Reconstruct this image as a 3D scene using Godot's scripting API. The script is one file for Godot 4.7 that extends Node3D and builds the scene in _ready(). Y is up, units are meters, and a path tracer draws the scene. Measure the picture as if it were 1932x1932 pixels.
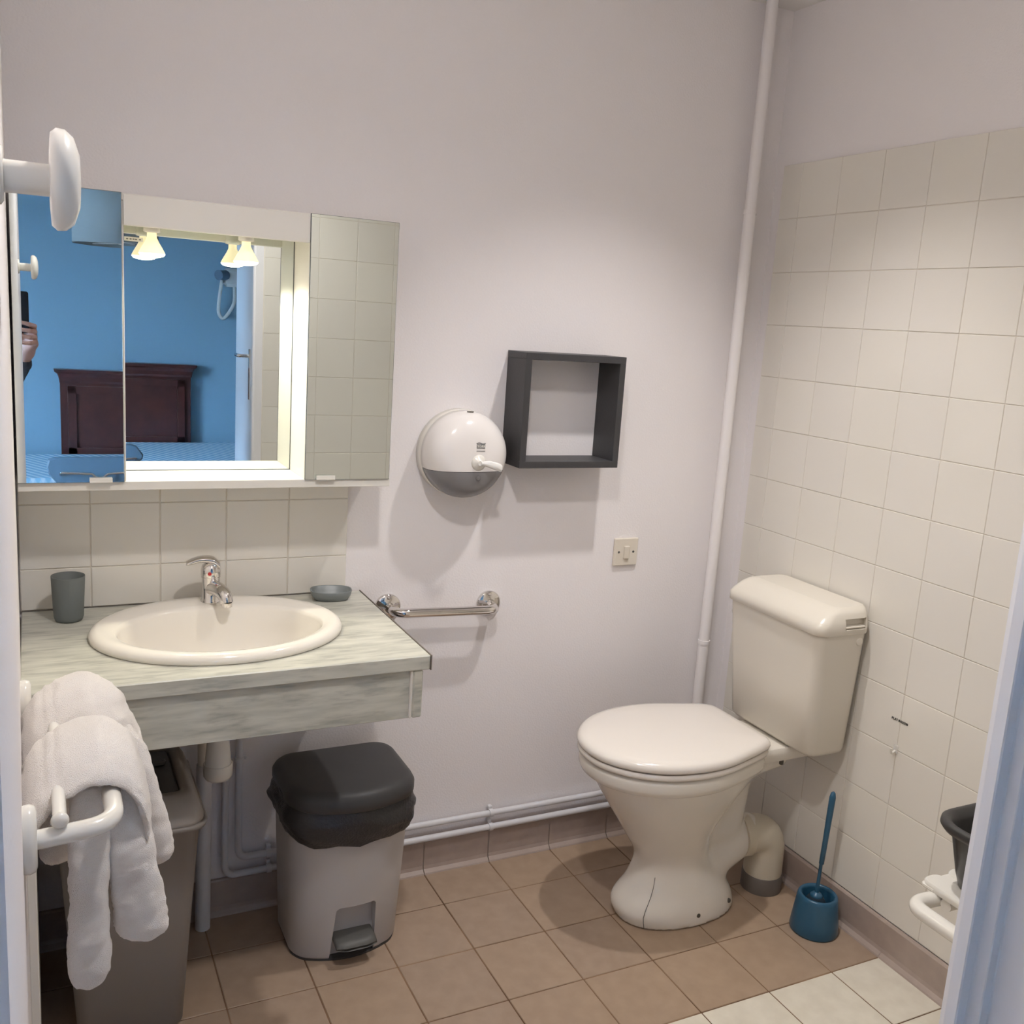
extends Node3D
# A small bathroom seen from the bedroom doorway. Back wall z = 0 (tile face), right wall x = W, floor y = 0.

const W := 1.959
const CEIL := 2.47
const FT := 0.2026            # floor tile pitch
const FX := 1.168             # a floor joint across x
const FZ := 0.162             # first floor joint in front of the back wall
const PI2 := TAU

var M := {}
var used := {}
var cabinet_lamps := []
var ceiling_lamps := []

# ------------------------------------------------------------------ mesh builder
class MB:
	var v := PackedVector3Array()
	var g := PackedInt32Array()
	var start := 0
	func begin() -> void:
		start = v.size()
	func tri(a: Vector3, b: Vector3, c: Vector3, s: int) -> void:
		v.append(a); v.append(b); v.append(c); g.append(s)
	func quad(a: Vector3, b: Vector3, c: Vector3, d: Vector3, s: int) -> void:
		tri(a, b, c, s); tri(a, c, d, s)
	# turns the piece added since begin() so that its faces look outwards (clockwise)
	func close() -> void:
		var o := Vector3.ZERO
		var n := v.size() - start
		if n == 0:
			return
		for i in range(start, v.size()):
			o += v[i]
		o /= float(n)
		var vol := 0.0
		for i in range(start, v.size(), 3):
			vol += (v[i] - o).dot((v[i + 1] - o).cross(v[i + 2] - o))
		if vol > 0.0:
			for i in range(start, v.size(), 3):
				var t := v[i + 1]
				v[i + 1] = v[i + 2]
				v[i + 2] = t
	func box(c: Vector3, size: Vector3, bev := 0.002) -> void:
		begin()
		var h := size / 2.0
		var e: float = minf(bev, 0.45 * minf(h.x, minf(h.y, h.z)) * 2.0)
		e = minf(e, minf(h.x, minf(h.y, h.z)) * 0.9)
		var p := {}
		for sx in [-1, 1]:
			for sy in [-1, 1]:
				for sz in [-1, 1]:
					p[[sx, sy, sz, 0]] = c + Vector3(sx * h.x, sy * (h.y - e), sz * (h.z - e))
					p[[sx, sy, sz, 1]] = c + Vector3(sx * (h.x - e), sy * h.y, sz * (h.z - e))
					p[[sx, sy, sz, 2]] = c + Vector3(sx * (h.x - e), sy * (h.y - e), sz * h.z)
		for s in [-1, 1]:
			_out(c, p[[s, -1, -1, 0]], p[[s, 1, -1, 0]], p[[s, 1, 1, 0]], p[[s, -1, 1, 0]])
			_out(c, p[[-1, s, -1, 1]], p[[1, s, -1, 1]], p[[1, s, 1, 1]], p[[-1, s, 1, 1]])
			_out(c, p[[-1, -1, s, 2]], p[[1, -1, s, 2]], p[[1, 1, s, 2]], p[[-1, 1, s, 2]])
		for s in [-1, 1]:
			for t in [-1, 1]:
				_out(c, p[[s, t, -1, 0]], p[[s, t, 1, 0]], p[[s, t, 1, 1]], p[[s, t, -1, 1]])
				_out(c, p[[s, -1, t, 0]], p[[s, 1, t, 0]], p[[s, 1, t, 2]], p[[s, -1, t, 2]])
				_out(c, p[[-1, s, t, 1]], p[[1, s, t, 1]], p[[1, s, t, 2]], p[[-1, s, t, 2]])
				for u in [-1, 1]:
					var a: Vector3 = p[[s, t, u, 0]]
					var b: Vector3 = p[[s, t, u, 1]]
					var d: Vector3 = p[[s, t, u, 2]]
					if (b - a).cross(d - a).dot((a + b + d) / 3.0 - c) > 0.0:
						tri(a, d, b, -1)
					else:
						tri(a, b, d, -1)
	func _out(c: Vector3, a: Vector3, b: Vector3, d: Vector3, e: Vector3) -> void:
		if (b - a).cross(d - a).dot((a + b + d + e) / 4.0 - c) > 0.0:
			quad(a, e, d, b, -1)
		else:
			quad(a, b, d, e, -1)
	# rings of equal length, joined one to the next; ends capped flat
	func loft(rings: Array, s := 1, cap0 := true, cap1 := true, cap_s := -1) -> void:
		begin()
		var n: int = rings[0].size()
		for i in rings.size() - 1:
			var r0: PackedVector3Array = rings[i]
			var r1: PackedVector3Array = rings[i + 1]
			for j in n:
				var k := (j + 1) % n
				quad(r0[j], r0[k], r1[k], r1[j], s)
		for e in 2:
			if (e == 0 and cap0) or (e == 1 and cap1):
				var r: PackedVector3Array = rings[0] if e == 0 else rings[rings.size() - 1]
				var m := Vector3.ZERO
				for q in r:
					m += q
				m /= float(n)
				for j in n:
					var k := (j + 1) % n
					if e == 0:
						tri(m, r[k], r[j], cap_s)
					else:
						tri(m, r[j], r[k], cap_s)
		close()
	# profile of (radius, height) turned round the y axis of x
	func lathe(profile: Array, n: int, x := Transform3D.IDENTITY, s := 1, caps := true) -> void:
		var rings := []
		for p: Vector2 in profile:
			var r := PackedVector3Array()
			for j in n:
				var a := TAU * j / n
				r.append(x * Vector3(p.x * cos(a), p.y, p.x * sin(a)))
			rings.append(r)
		loft(rings, s, caps, caps, -1)
	func tube(path: Array, radius, n := 10, s := 1, caps := true) -> void:
		var rings := []
		var up := Vector3.ZERO
		for i in path.size():
			var a: Vector3 = path[maxi(i - 1, 0)]
			var b: Vector3 = path[mini(i + 1, path.size() - 1)]
			var t := (b - a).normalized()
			if up == Vector3.ZERO:
				up = t.cross(Vector3.UP if absf(t.y) < 0.9 else Vector3.RIGHT).normalized()
			up = (up - t * up.dot(t)).normalized()
			var w := t.cross(up)
			var rad: float = radius[i] if radius is Array else radius
			var r := PackedVector3Array()
			for j in n:
				var q := TAU * j / n
				r.append(path[i] + (up * cos(q) + w * sin(q)) * rad)
			rings.append(r)
		loft(rings, s, caps, caps, -1)
	func ball(c: Vector3, r: Vector3, n := 12, s := 1) -> void:
		var rings := []
		for i in n + 1:
			var a := PI * (clampf(i, 0.02, n - 0.02)) / n
			var ring := PackedVector3Array()
			for j in n * 2:
				var b := PI * j / n
				ring.append(c + Vector3(r.x * sin(a) * cos(b), r.y * cos(a), r.z * sin(a) * sin(b)))
			rings.append(ring)
		loft(rings, s, true, true, s)
	func mesh() -> ArrayMesh:
		var st := SurfaceTool.new()
		st.begin(Mesh.PRIMITIVE_TRIANGLES)
		for i in g.size():
			st.set_smooth_group(g[i])
			for k in 3:
				st.add_vertex(v[3 * i + k])
		st.generate_normals()
		return st.commit()

# ------------------------------------------------------------------ node helpers
func numbered(called: String) -> String:
	used[called] = used.get(called, -1) + 1
	return called if used[called] == 0 else "%s_%03d" % [called, used[called]]

func tag(o: Node3D, label: String, category: String, group := "", kind := "") -> Node3D:
	o.set_meta("label", label)
	o.set_meta("category", category)
	if group:
		o.set_meta("group", group)
	if kind:
		o.set_meta("kind", kind)
	return o

func thing(called: String, label: String, category: String, at := Vector3.ZERO, group := "", kind := "") -> Node3D:
	var o := Node3D.new()
	o.name = numbered(called)
	add_child(o)
	o.position = at
	tag(o, label, category, group, kind)
	return o

func part(called: String, mesh: Mesh, m: Material, parent: Node3D, at := Vector3.ZERO, label := "") -> MeshInstance3D:
	var o := MeshInstance3D.new()
	o.name = called
	o.mesh = mesh
	o.material_override = m
	o.cast_shadow = GeometryInstance3D.SHADOW_CASTING_SETTING_ON
	parent.add_child(o, true)
	o.position = at
	if label:
		o.set_meta("label", label)
	return o

func solo(called: String, mesh: Mesh, m: Material, label: String, category: String, at := Vector3.ZERO, group := "", kind := "") -> MeshInstance3D:
	var o := MeshInstance3D.new()
	o.name = numbered(called)
	o.mesh = mesh
	o.material_override = m
	add_child(o)
	o.position = at
	tag(o, label, category, group, kind)
	return o

func bx(c: Vector3, size: Vector3, bev := 0.002) -> ArrayMesh:
	var b := MB.new()
	b.box(c, size, bev)
	return b.mesh()

func srgb(r: int, g: int, b: int) -> Color:
	return Color(r / 255.0, g / 255.0, b / 255.0)

func mat(c: Color, rough := 0.6, metal := 0.0) -> StandardMaterial3D:
	var m := StandardMaterial3D.new()
	m.albedo_color = c
	m.roughness = rough
	m.metallic = metal
	return m

func noise_tex(freq: float, octaves: int, seed_: int, size := 512, normal := false, strength := 1.0) -> NoiseTexture2D:
	var n := FastNoiseLite.new()
	n.seed = seed_
	n.frequency = freq
	n.fractal_octaves = octaves
	var t := NoiseTexture2D.new()
	t.width = size
	t.height = size
	t.seamless = true
	t.noise = n
	t.as_normal_map = normal
	t.bump_strength = strength
	return t

func mottled(a: Color, b: Color, freq: float, seed_: int, rough: float, scale: float, octaves := 4) -> StandardMaterial3D:
	var t := noise_tex(freq, octaves, seed_)
	var ramp := Gradient.new()
	ramp.set_color(0, a)
	ramp.set_color(1, b)
	t.color_ramp = ramp
	var m := mat(Color.WHITE, rough)
	m.albedo_texture = t
	m.uv1_triplanar = true
	m.uv1_world_triplanar = true
	m.uv1_scale = Vector3.ONE * scale
	return m

func relief(m: StandardMaterial3D, freq: float, seed_: int, strength: float, amount: float, scale: float) -> StandardMaterial3D:
	m.normal_enabled = true
	m.normal_texture = noise_tex(freq, 2, seed_, 512, true, strength)
	m.normal_scale = amount
	m.uv1_triplanar = true
	m.uv1_world_triplanar = true
	m.uv1_scale = Vector3.ONE * scale
	return m

# ring of a rounded rectangle / superellipse in the xz plane
func sring(c: Vector3, hx: float, hz: float, e: float, n := 32, yaw := 0.0) -> PackedVector3Array:
	var r := PackedVector3Array()
	for j in n:
		var a := TAU * (j + 0.5) / n
		var ca := cos(a)
		var sa := sin(a)
		var p := Vector3(hx * signf(ca) * pow(absf(ca), 2.0 / e), 0, hz * signf(sa) * pow(absf(sa), 2.0 / e))
		r.append(c + p.rotated(Vector3.UP, yaw))
	return r

# rounded rectangle with true corner arcs, in the xz plane
func rring(c: Vector3, hx: float, hz: float, rad: float, k := 6) -> PackedVector3Array:
	var r := PackedVector3Array()
	rad = minf(rad, minf(hx, hz) * 0.999)
	var cs := [Vector2(1, 1), Vector2(-1, 1), Vector2(-1, -1), Vector2(1, -1)]
	for i in 4:
		for j in k + 1:
			var a := PI / 2 * i + PI / 2 * j / k
			r.append(c + Vector3(cs[i].x * (hx - rad) + rad * cos(a), 0, cs[i].y * (hz - rad) + rad * sin(a)))
	return r

func curve(points: Array, per := 6) -> Array:
	var out := []
	for i in points.size() - 1:
		var p0: Vector3 = points[maxi(i - 1, 0)]
		var p1: Vector3 = points[i]
		var p2: Vector3 = points[i + 1]
		var p3: Vector3 = points[mini(i + 2, points.size() - 1)]
		for j in per:
			out.append(p1.cubic_interpolate(p2, p0, p3, float(j) / per))
	out.append(points[points.size() - 1])
	return out

# straight runs with rounded corners of radius rad
func bent(points: Array, rad: float, k := 6) -> Array:
	var out := [points[0]]
	for i in range(1, points.size() - 1):
		var p: Vector3 = points[i]
		var a: Vector3 = (points[i - 1] - p).normalized()
		var b: Vector3 = (points[i + 1] - p).normalized()
		var t := rad / tan(a.angle_to(b) / 2.0)
		for j in k + 1:
			var u := float(j) / k
			var q0 := p + a * t
			var q2 := p + b * t
			out.append(q0.lerp(p, u).lerp(p.lerp(q2, u), u))
	out.append(points[points.size() - 1])
	return out

func table(keys: Array, y: float, col: int) -> float:
	var n := keys.size()
	y = clampf(y, keys[0][0], keys[n - 1][0])
	for i in n - 1:
		if y <= keys[i + 1][0]:
			var t: float = (y - keys[i][0]) / (keys[i + 1][0] - keys[i][0])
			return cubic_interpolate_in_time(keys[i][col], keys[i + 1][col], keys[maxi(i - 1, 0)][col], keys[mini(i + 2, n - 1)][col], t, keys[i + 1][0] - keys[i][0], keys[maxi(i - 1, 0)][0] - keys[i][0], keys[mini(i + 2, n - 1)][0] - keys[i][0])
	return keys[n - 1][col]

static func smin(a: float, b: float, k: float) -> float:
	var h := maxf(k - absf(a - b), 0.0) / k
	return minf(a, b) - h * h * k * 0.25

static func capsule(p: Vector3, a: Vector3, b: Vector3, ra: float, rb: float) -> float:
	var ab := b - a
	var t := clampf((p - a).dot(ab) / ab.length_squared(), 0.0, 1.0)
	return (p - a - ab * t).length() - lerpf(ra, rb, t)

# naive surface nets of f < 0
func nets(f: Callable, lo: Vector3, hi: Vector3, cell: float, b: MB, s := 1) -> void:
	var n := Vector3i(((hi - lo) / cell).ceil()) + Vector3i.ONE
	var nx := n.x
	var nxy := n.x * n.y
	var val := PackedFloat32Array()
	val.resize(nxy * n.z)
	for z in n.z:
		for y in n.y:
			for x in nx:
				val[x + y * nx + z * nxy] = f.call(lo + Vector3(x, y, z) * cell)
	var idx := {}
	var off := [0, 1, nx, nx + 1, nxy, nxy + 1, nxy + nx, nxy + nx + 1]
	var edges := [[0, 1], [2, 3], [4, 5], [6, 7], [0, 2], [1, 3], [4, 6], [5, 7], [0, 4], [1, 5], [2, 6], [3, 7]]
	var cor := []
	for i in 8:
		cor.append(Vector3(i & 1, (i >> 1) & 1, i >> 2))
	for z in n.z - 1:
		for y in n.y - 1:
			for x in nx - 1:
				var at := x + y * nx + z * nxy
				var m := 0
				for i in 8:
					if val[at + off[i]] < 0.0:
						m |= 1 << i
				if m == 0 or m == 255:
					continue
				var p := Vector3.ZERO
				var k := 0
				for e in edges:
					if ((m >> e[0]) & 1) != ((m >> e[1]) & 1):
						var va := val[at + off[e[0]]]
						var vb := val[at + off[e[1]]]
						p += cor[e[0]].lerp(cor[e[1]], va / (va - vb))
						k += 1
				idx[at] = lo + (Vector3(x, y, z) + p / k) * cell
	b.begin()
	for z in range(1, n.z - 1):
		for y in range(1, n.y - 1):
			for x in range(1, nx - 1):
				var at := x + y * nx + z * nxy
				var inside := val[at] < 0.0
				for ax in 3:
					var st: int = [1, nx, nxy][ax]
					if (val[at + st] < 0.0) == inside:
						continue
					var u: int = [nx, nxy, 1][ax]
					var w: int = [nxy, 1, nx][ax]
					if not (idx.has(at) and idx.has(at - u) and idx.has(at - u - w) and idx.has(at - w)):
						continue
					if inside:
						b.quad(idx[at], idx[at - w], idx[at - u - w], idx[at - u], s)
					else:
						b.quad(idx[at], idx[at - u], idx[at - u - w], idx[at - w], s)
	b.close()

func text_mesh(txt: String, h: float, depth: float, serif := false) -> TextMesh:
	var f := SystemFont.new()
	f.font_names = PackedStringArray(["Droid Serif" if serif else "Droid Sans"])
	f.font_weight = 700
	var t := TextMesh.new()
	t.text = txt
	t.font = f
	t.font_size = 32
	t.pixel_size = h / 23.0
	t.depth = depth
	return t

# ------------------------------------------------------------------ start
func _ready() -> void:
	camera_and_sky()
	materials()
	bathroom_shell()
	bedroom_shell()
	ceiling_lights()
	mirror_cabinet()
	counter_and_basin()
	toilet()
	soil_pipe()
	pedal_bin()
	swing_bin()
	pipes_under_sink()
	riser_pipe()
	box_shelf()
	paper_dispenser()
	grab_bar()
	light_switch()
	towel_rail_and_towels()
	coat_hook()
	brush()
	shower_seat_and_tub()
	door_frame_and_door()
	bedroom_things()
	photographer()
	small_wall_things()

func camera_and_sky() -> void:
	var cam := Camera3D.new()
	cam.name = "camera"
	add_child(cam)
	var yaw := Basis(Vector3.UP, -0.4654)
	var pitch := Basis(Vector3.RIGHT, -0.1920)
	var roll := Basis(Vector3.BACK, 0.0664)
	cam.transform = Transform3D(yaw * pitch * roll, Vector3(0, 1.5541, 2.3379))
	cam.fov = rad_to_deg(2.0 * atan(966.0 / 1831.74))
	cam.near = 0.02
	cam.far = 60.0
	cam.current = true
	var env := Environment.new()
	var sky := Sky.new()
	var sm := ProceduralSkyMaterial.new()
	sm.sky_top_color = srgb(150, 190, 235)
	sm.sky_horizon_color = srgb(185, 212, 245)
	sm.ground_bottom_color = srgb(95, 115, 135)
	sm.ground_horizon_color = srgb(140, 165, 195)
	sm.sky_energy_multiplier = 8.4
	sm.ground_energy_multiplier = 5.0
	sm.sun_angle_max = 0.0
	sky.sky_material = sm
	env.background_mode = Environment.BG_SKY
	env.sky = sky
	env.tonemap_mode = Environment.TONE_MAPPER_LINEAR
	env.tonemap_exposure = 1.35
	env.sdfgi_enabled = true
	env.ssao_enabled = true
	env.ssil_enabled = true
	var we := WorldEnvironment.new()
	we.name = "world_environment"
	we.environment = env
	add_child(we)

func materials() -> void:
	M.paint = relief(mat(srgb(240, 235, 235), 0.75), 0.09, 3, 2.0, 0.25, 3.0)
	M.ceiling = mat(srgb(242, 239, 236), 0.8)
	M.tile = mat(srgb(231, 226, 217), 0.16)
	M.tile_b = mat(srgb(230, 225, 216), 0.18)
	M.tile_c = mat(srgb(232, 227, 217), 0.15)
	M.grout = mat(srgb(222, 214, 202), 0.85)
	M.floor_a = mottled(srgb(162, 139, 118), srgb(172, 149, 127), 0.02, 11, 0.42, 1.6)
	M.floor_b = mottled(srgb(158, 136, 117), srgb(169, 147, 127), 0.02, 12, 0.45, 1.7)
	M.floor_w = mottled(srgb(214, 206, 190), srgb(228, 221, 206), 0.02, 13, 0.35, 1.6)
	M.floor_grout = mottled(srgb(92, 66, 46), srgb(158, 128, 100), 0.006, 14, 0.9, 1.2, 3)
	M.skirt = mottled(srgb(166, 150, 141), srgb(177, 160, 150), 0.02, 15, 0.38, 1.6)
	M.white_gloss = mat(srgb(230, 226, 218), 0.22)
	M.cover = mat(srgb(236, 231, 228), 0.15)
	M.white_matt = mat(srgb(226, 222, 214), 0.5)
	M.ceramic = mat(srgb(232, 226, 216), 0.1)
	M.plastic_seat = mat(srgb(234, 227, 219), 0.16)
	M.cistern = mat(srgb(226, 219, 206), 0.25)
	M.chrome = mat(srgb(225, 222, 220), 0.07, 1.0)
	M.mirror = mat(srgb(226, 232, 230), 0.0, 1.0)
	M.mirror_edge = mat(srgb(60, 68, 72), 0.3)
	M.red = mat(srgb(180, 40, 40), 0.3)
	M.grey_matt = mat(srgb(108, 113, 112), 0.6)
	M.grey_dish = mat(srgb(128, 133, 133), 0.35)
	M.black_wood = relief(mat(srgb(62, 61, 63), 0.5), 0.05, 5, 3.0, 0.2, 6.0)
	M.bin_grey = mat(srgb(190, 186, 184), 0.45)
	M.bin_dark = mat(srgb(66, 65, 66), 0.5)
	M.bag = relief(mat(srgb(52, 51, 53), 0.35), 0.03, 8, 8.0, 0.6, 8.0)
	M.pedal = mat(srgb(84, 83, 80), 0.5)
	M.big_bin = mat(srgb(132, 125, 119), 0.5)
	M.big_lid = mat(srgb(150, 142, 135), 0.5)
	M.big_flap = mat(srgb(76, 74, 74), 0.5)
	M.pipe_white = mat(srgb(214, 213, 216), 0.4)
	M.pvc_cream = mat(srgb(214, 204, 184), 0.3)
	M.pvc_grey = mat(srgb(112, 104, 98), 0.5)
	M.blue_plastic = mat(srgb(42, 88, 116), 0.3)
	M.blue_dark = mat(srgb(20, 46, 64), 0.4)
	M.bristle = mat(srgb(24, 44, 58), 0.8)
	M.tub = mat(srgb(58, 57, 57), 0.32)
	M.paper_grey = mat(srgb(132, 130, 132), 0.18)
	M.print_grey = mat(srgb(120, 120, 120), 0.6)
	M.print_black = mat(srgb(40, 38, 36), 0.6)
	M.tissue = mat(srgb(238, 236, 232), 0.9)
	M.nail_dark = mat(srgb(80, 76, 70), 0.5)
	M.door = relief(mat(srgb(222, 224, 228), 0.4), 0.06, 9, 2.0, 0.2, 4.0)
	M.frame = mat(srgb(236, 234, 236), 0.4)
	M.blue_wall = mat(srgb(138, 168, 184), 0.8)
	M.mahogany = mottled(srgb(52, 24, 20), srgb(74, 36, 29), 0.012, 21, 0.3, 1.0)
	M.slate = mat(srgb(84, 104, 118), 0.5)
	M.skin = mat(srgb(176, 134, 118), 0.55)
	M.sleeve = mat(srgb(44, 46, 52), 0.85)
	M.jeans = mat(srgb(48, 58, 80), 0.85)
	M.hair = mat(srgb(48, 36, 28), 0.7)
	M.glass_dark = mat(srgb(10, 12, 16), 0.05)
	M.phone = mat(srgb(24, 27, 32), 0.2)
	M.shade = mat(srgb(150, 156, 156), 0.8)
	M.bed_floor = mottled(srgb(120, 92, 66), srgb(146, 114, 84), 0.01, 23, 0.4, 1.0)
	M.glass = mat(Color(1, 1, 1, 0.06), 0.02)
	M.glass.transparency = BaseMaterial3D.TRANSPARENCY_ALPHA
	M.clear = mat(Color(1, 1, 1, 0.25), 0.1)
	M.clear.transparency = BaseMaterial3D.TRANSPARENCY_ALPHA
	M.bulb = mat(srgb(255, 240, 205), 0.3)
	M.bulb.emission_enabled = true
	M.bulb.emission = srgb(255, 236, 190)
	M.bulb.emission_energy_multiplier = 0.55
	M.bulb_face = mat(srgb(255, 250, 235), 0.3)
	M.bulb_face.emission_enabled = true
	M.bulb_face.emission = srgb(255, 246, 222)
	M.bulb_face.emission_energy_multiplier = 6.0
	M.globe = mat(srgb(255, 252, 246), 0.3)
	M.globe.emission_enabled = true
	M.globe.emission = srgb(255, 248, 238)
	M.globe.emission_energy_multiplier = 1.5
	M.terry = relief(mat(srgb(238, 231, 225), 0.95), 0.18, 31, 10.0, 0.8, 8.0)
	M.terry.rim_enabled = true
	M.terry.rim = 0.4
	M.laminate = laminate()
	M.blanket = striped()

func laminate() -> StandardMaterial3D:
	var w := 768
	var h := 512
	var a := FastNoiseLite.new()
	a.seed = 4
	a.frequency = 0.012
	a.fractal_octaves = 5
	var b := FastNoiseLite.new()
	b.seed = 9
	b.frequency = 0.03
	b.fractal_octaves = 4
	var im := Image.create(w, h, false, Image.FORMAT_RGB8)
	var light := srgb(206, 204, 192)
	var mid := srgb(180, 179, 168)
	var dark := srgb(132, 132, 125)
	for y in h:
		for x in w:
			var n := a.get_noise_2d(x * 0.6, y * 2.8) * 0.5 + 0.5
			var s := b.get_noise_2d(x * 0.22, y * 2.0) * 0.5 + 0.5
			var f := a.get_noise_2d(x * 1.5 + 900, y * 10.0) * 0.5 + 0.5
			var t := clampf((n * 0.35 + s * 0.65 - 0.32) * 2.4, 0, 1)
			var c := mid.lerp(light, t)
			var k := clampf((0.46 - n * 0.5 - f * 0.5) * 6.0, 0, 1)
			c = c.lerp(dark, k * 0.38)
			c = c.lerp(light, clampf((f - 0.6) * 2.5, 0, 0.5))
			im.set_pixel(x, y, c)
	var m := mat(Color.WHITE, 0.36)
	m.albedo_texture = ImageTexture.create_from_image(im)
	m.uv1_triplanar = true
	m.uv1_scale = Vector3(1.0, 1.5, 1.5)
	m.uv1_offset = Vector3(0.1, 0.2, 0.1)
	return m

func striped() -> StandardMaterial3D:
	var im := Image.create(256, 256, false, Image.FORMAT_RGB8)
	for y in 256:
		for x in 256:
			var t := 0.5 + 0.5 * sin(TAU * (x * 8.0 + y * 4.0) / 256.0)
			im.set_pixel(x, y, srgb(150, 190, 212).lerp(srgb(226, 236, 242), smoothstep(0.4, 0.8, t)))
	var m := mat(Color.WHITE, 0.9)
	m.albedo_texture = ImageTexture.create_from_image(im)
	m.uv1_triplanar = true
	m.uv1_scale = Vector3.ONE * 2.4
	return m

# ------------------------------------------------------------------ setting
func slab(called: String, lo: Vector3, hi: Vector3, m: Material, label: String, category: String) -> Node3D:
	return solo(called, bx((hi - lo) / 2.0, hi - lo, 0.0005), m, label, category, lo, "", "structure")

func bathroom_shell() -> void:
	var rng := RandomNumberGenerator.new()
	rng.seed = 5
	# floor: a grout bed with every tile on it
	var fl := thing("floor", "tiled floor, beige tiles with a field of white tiles near the door", "floor", Vector3.ZERO, "", "structure")
	part("grout_bed", bx(Vector3(0.96, -0.052, 0.88), Vector3(2.1, 0.1, 1.96), 0.001), M.floor_grout, fl)
	var tile := bx(Vector3.ZERO, Vector3(FT - 0.0032, 0.012, FT - 0.0032), 0.0012)
	for i in range(-6, 4):
		for j in range(-1, 8):
			var x := FX + FT * (i + 0.5)
			var z := FZ + FT * (j + 0.5)
			var lo := Vector2(maxf(x - FT / 2 + 0.0016, -0.036), maxf(z - FT / 2 + 0.0016, -0.008))
			var hi := Vector2(minf(x + FT / 2 - 0.0016, W - 0.002), minf(z + FT / 2 - 0.0016, 1.76))
			if hi.x - lo.x < 0.02 or hi.y - lo.y < 0.02:
				continue
			var white := j >= 3 and i >= 0
			var m: Material = M.floor_w if white else (M.floor_a if rng.randf() < 0.6 else M.floor_b)
			var full := hi.x - lo.x > FT - 0.004 and hi.y - lo.y > FT - 0.004
			var me: Mesh = tile if full else bx(Vector3.ZERO, Vector3(hi.x - lo.x, 0.012, hi.y - lo.y), 0.0012)
			part("floor_tile", me, m, fl, Vector3((lo.x + hi.x) / 2, -0.006 + rng.randf_range(-0.0005, 0.0003), (lo.y + hi.y) / 2))
	# back wall, painted, with the tiled splashback
	var wb := thing("wall_back", "white painted back wall with a tiled splashback above the counter", "wall", Vector3.ZERO, "", "structure")
	part("plaster", bx(Vector3(0.96, 1.235, -0.06), Vector3(2.3, 2.67, 0.1), 0.0005), M.paint, wb)
	part("splash_grout", bx(Vector3(0.3375, 1.045, -0.006), Vector3(0.745, 0.39, 0.0075), 0.0005), M.grout, wb)
	var rows := [[0.851, 0.9454], [0.9454, 1.093], [1.093, 1.2406]]
	var cols := [[-0.035, 0.1104], [0.1104, 0.2604], [0.2604, 0.4104], [0.4104, 0.5604], [0.5604, 0.7104]]
	for r in rows:
		for c in cols:
			var sz := Vector3(c[1] - c[0] - 0.0024, r[1] - r[0] - 0.0016, 0.008)
			part("splash_tile", bx(Vector3.ZERO, sz, 0.0012), [M.tile, M.tile_b, M.tile_c][rng.randi() % 3], wb, Vector3((c[0] + c[1]) / 2, (r[0] + r[1]) / 2, -0.004))
	# right wall: tiles up to 2.05 m, paint above
	var wr := thing("wall_right", "right wall tiled in square off-white tiles with paint above", "wall", Vector3.ZERO, "", "structure")
	part("plaster", bx(Vector3(W + 0.058, 1.235, 0.88), Vector3(0.1, 2.67, 1.98), 0.0005), M.paint, wr)
	part("grout_bed", bx(Vector3(W + 0.006, 1.072, 0.899), Vector3(0.0085, 1.95, 1.736), 0.0005), M.grout, wr)
	var wt := bx(Vector3.ZERO, Vector3(0.008, 0.1482, 0.1484), 0.0009)
	for r in 13:
		for c in range(-1, 11):
			var z0 := 0.1108 + 0.15 * c
			var z1 := z0 + 0.15
			z0 = maxf(z0, 0.031)
			var full := z1 - z0 > 0.149
			var me: Mesh = wt if full else bx(Vector3.ZERO, Vector3(0.008, 0.1486, z1 - z0 - 0.0012), 0.0009)
			var y := 1.8975 + 0.075 - 0.15 * r
			part("wall_tile", me, [M.tile, M.tile_b, M.tile_c][rng.randi() % 3], wr, Vector3(W + 0.004 + rng.randf_range(-0.00025, 0.00025), y, (z0 + z1) / 2))
	# front wall beside and over the door, tiled towards the bathroom
	var wf := thing("wall_front", "tiled wall beside the doorway, seen in the cabinet mirrors", "wall", Vector3.ZERO, "", "structure")
	part("wall_panel", bx(Vector3(1.73, 1.235, 1.815), Vector3(1.74, 2.67, 0.09), 0.0005), M.paint, wf)
	part("wall_panel", bx(Vector3(0.41, 2.28, 1.815), Vector3(0.9, 0.58, 0.09), 0.0005), M.paint, wf)
	part("wall_panel", bx(Vector3(-1.25, 1.235, 1.815), Vector3(2.42, 2.67, 0.09), 0.0005), M.paint, wf)
	part("grout_bed", bx(Vector3(1.402, 1.072, 1.7645), Vector3(1.104, 1.95, 0.0125), 0.0005), M.grout, wf)
	var ft := bx(Vector3.ZERO, Vector3(0.148, 0.148, 0.008), 0.0009)
	for r in 13:
		for c in range(-1, 8):
			var x0 := 0.848 + 0.15 * c
			var x1 := minf(x0 + 0.15, W - 0.001)
			x0 = maxf(x0, 0.852)
			if x1 - x0 < 0.02:
				continue
			var full := x1 - x0 > 0.149
			var me: Mesh = ft if full else bx(Vector3.ZERO, Vector3(x1 - x0 - 0.0014, 0.1486, 0.008), 0.0009)
			part("wall_tile", me, [M.tile, M.tile_b, M.tile_c][rng.randi() % 3], wf, Vector3((x0 + x1) / 2, 1.8975 + 0.075 - 0.15 * r, 1.761))
	# left wall, a hair out of square
	var lw := MB.new()
	var xa := -0.0375
	var xb := -0.0144
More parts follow.
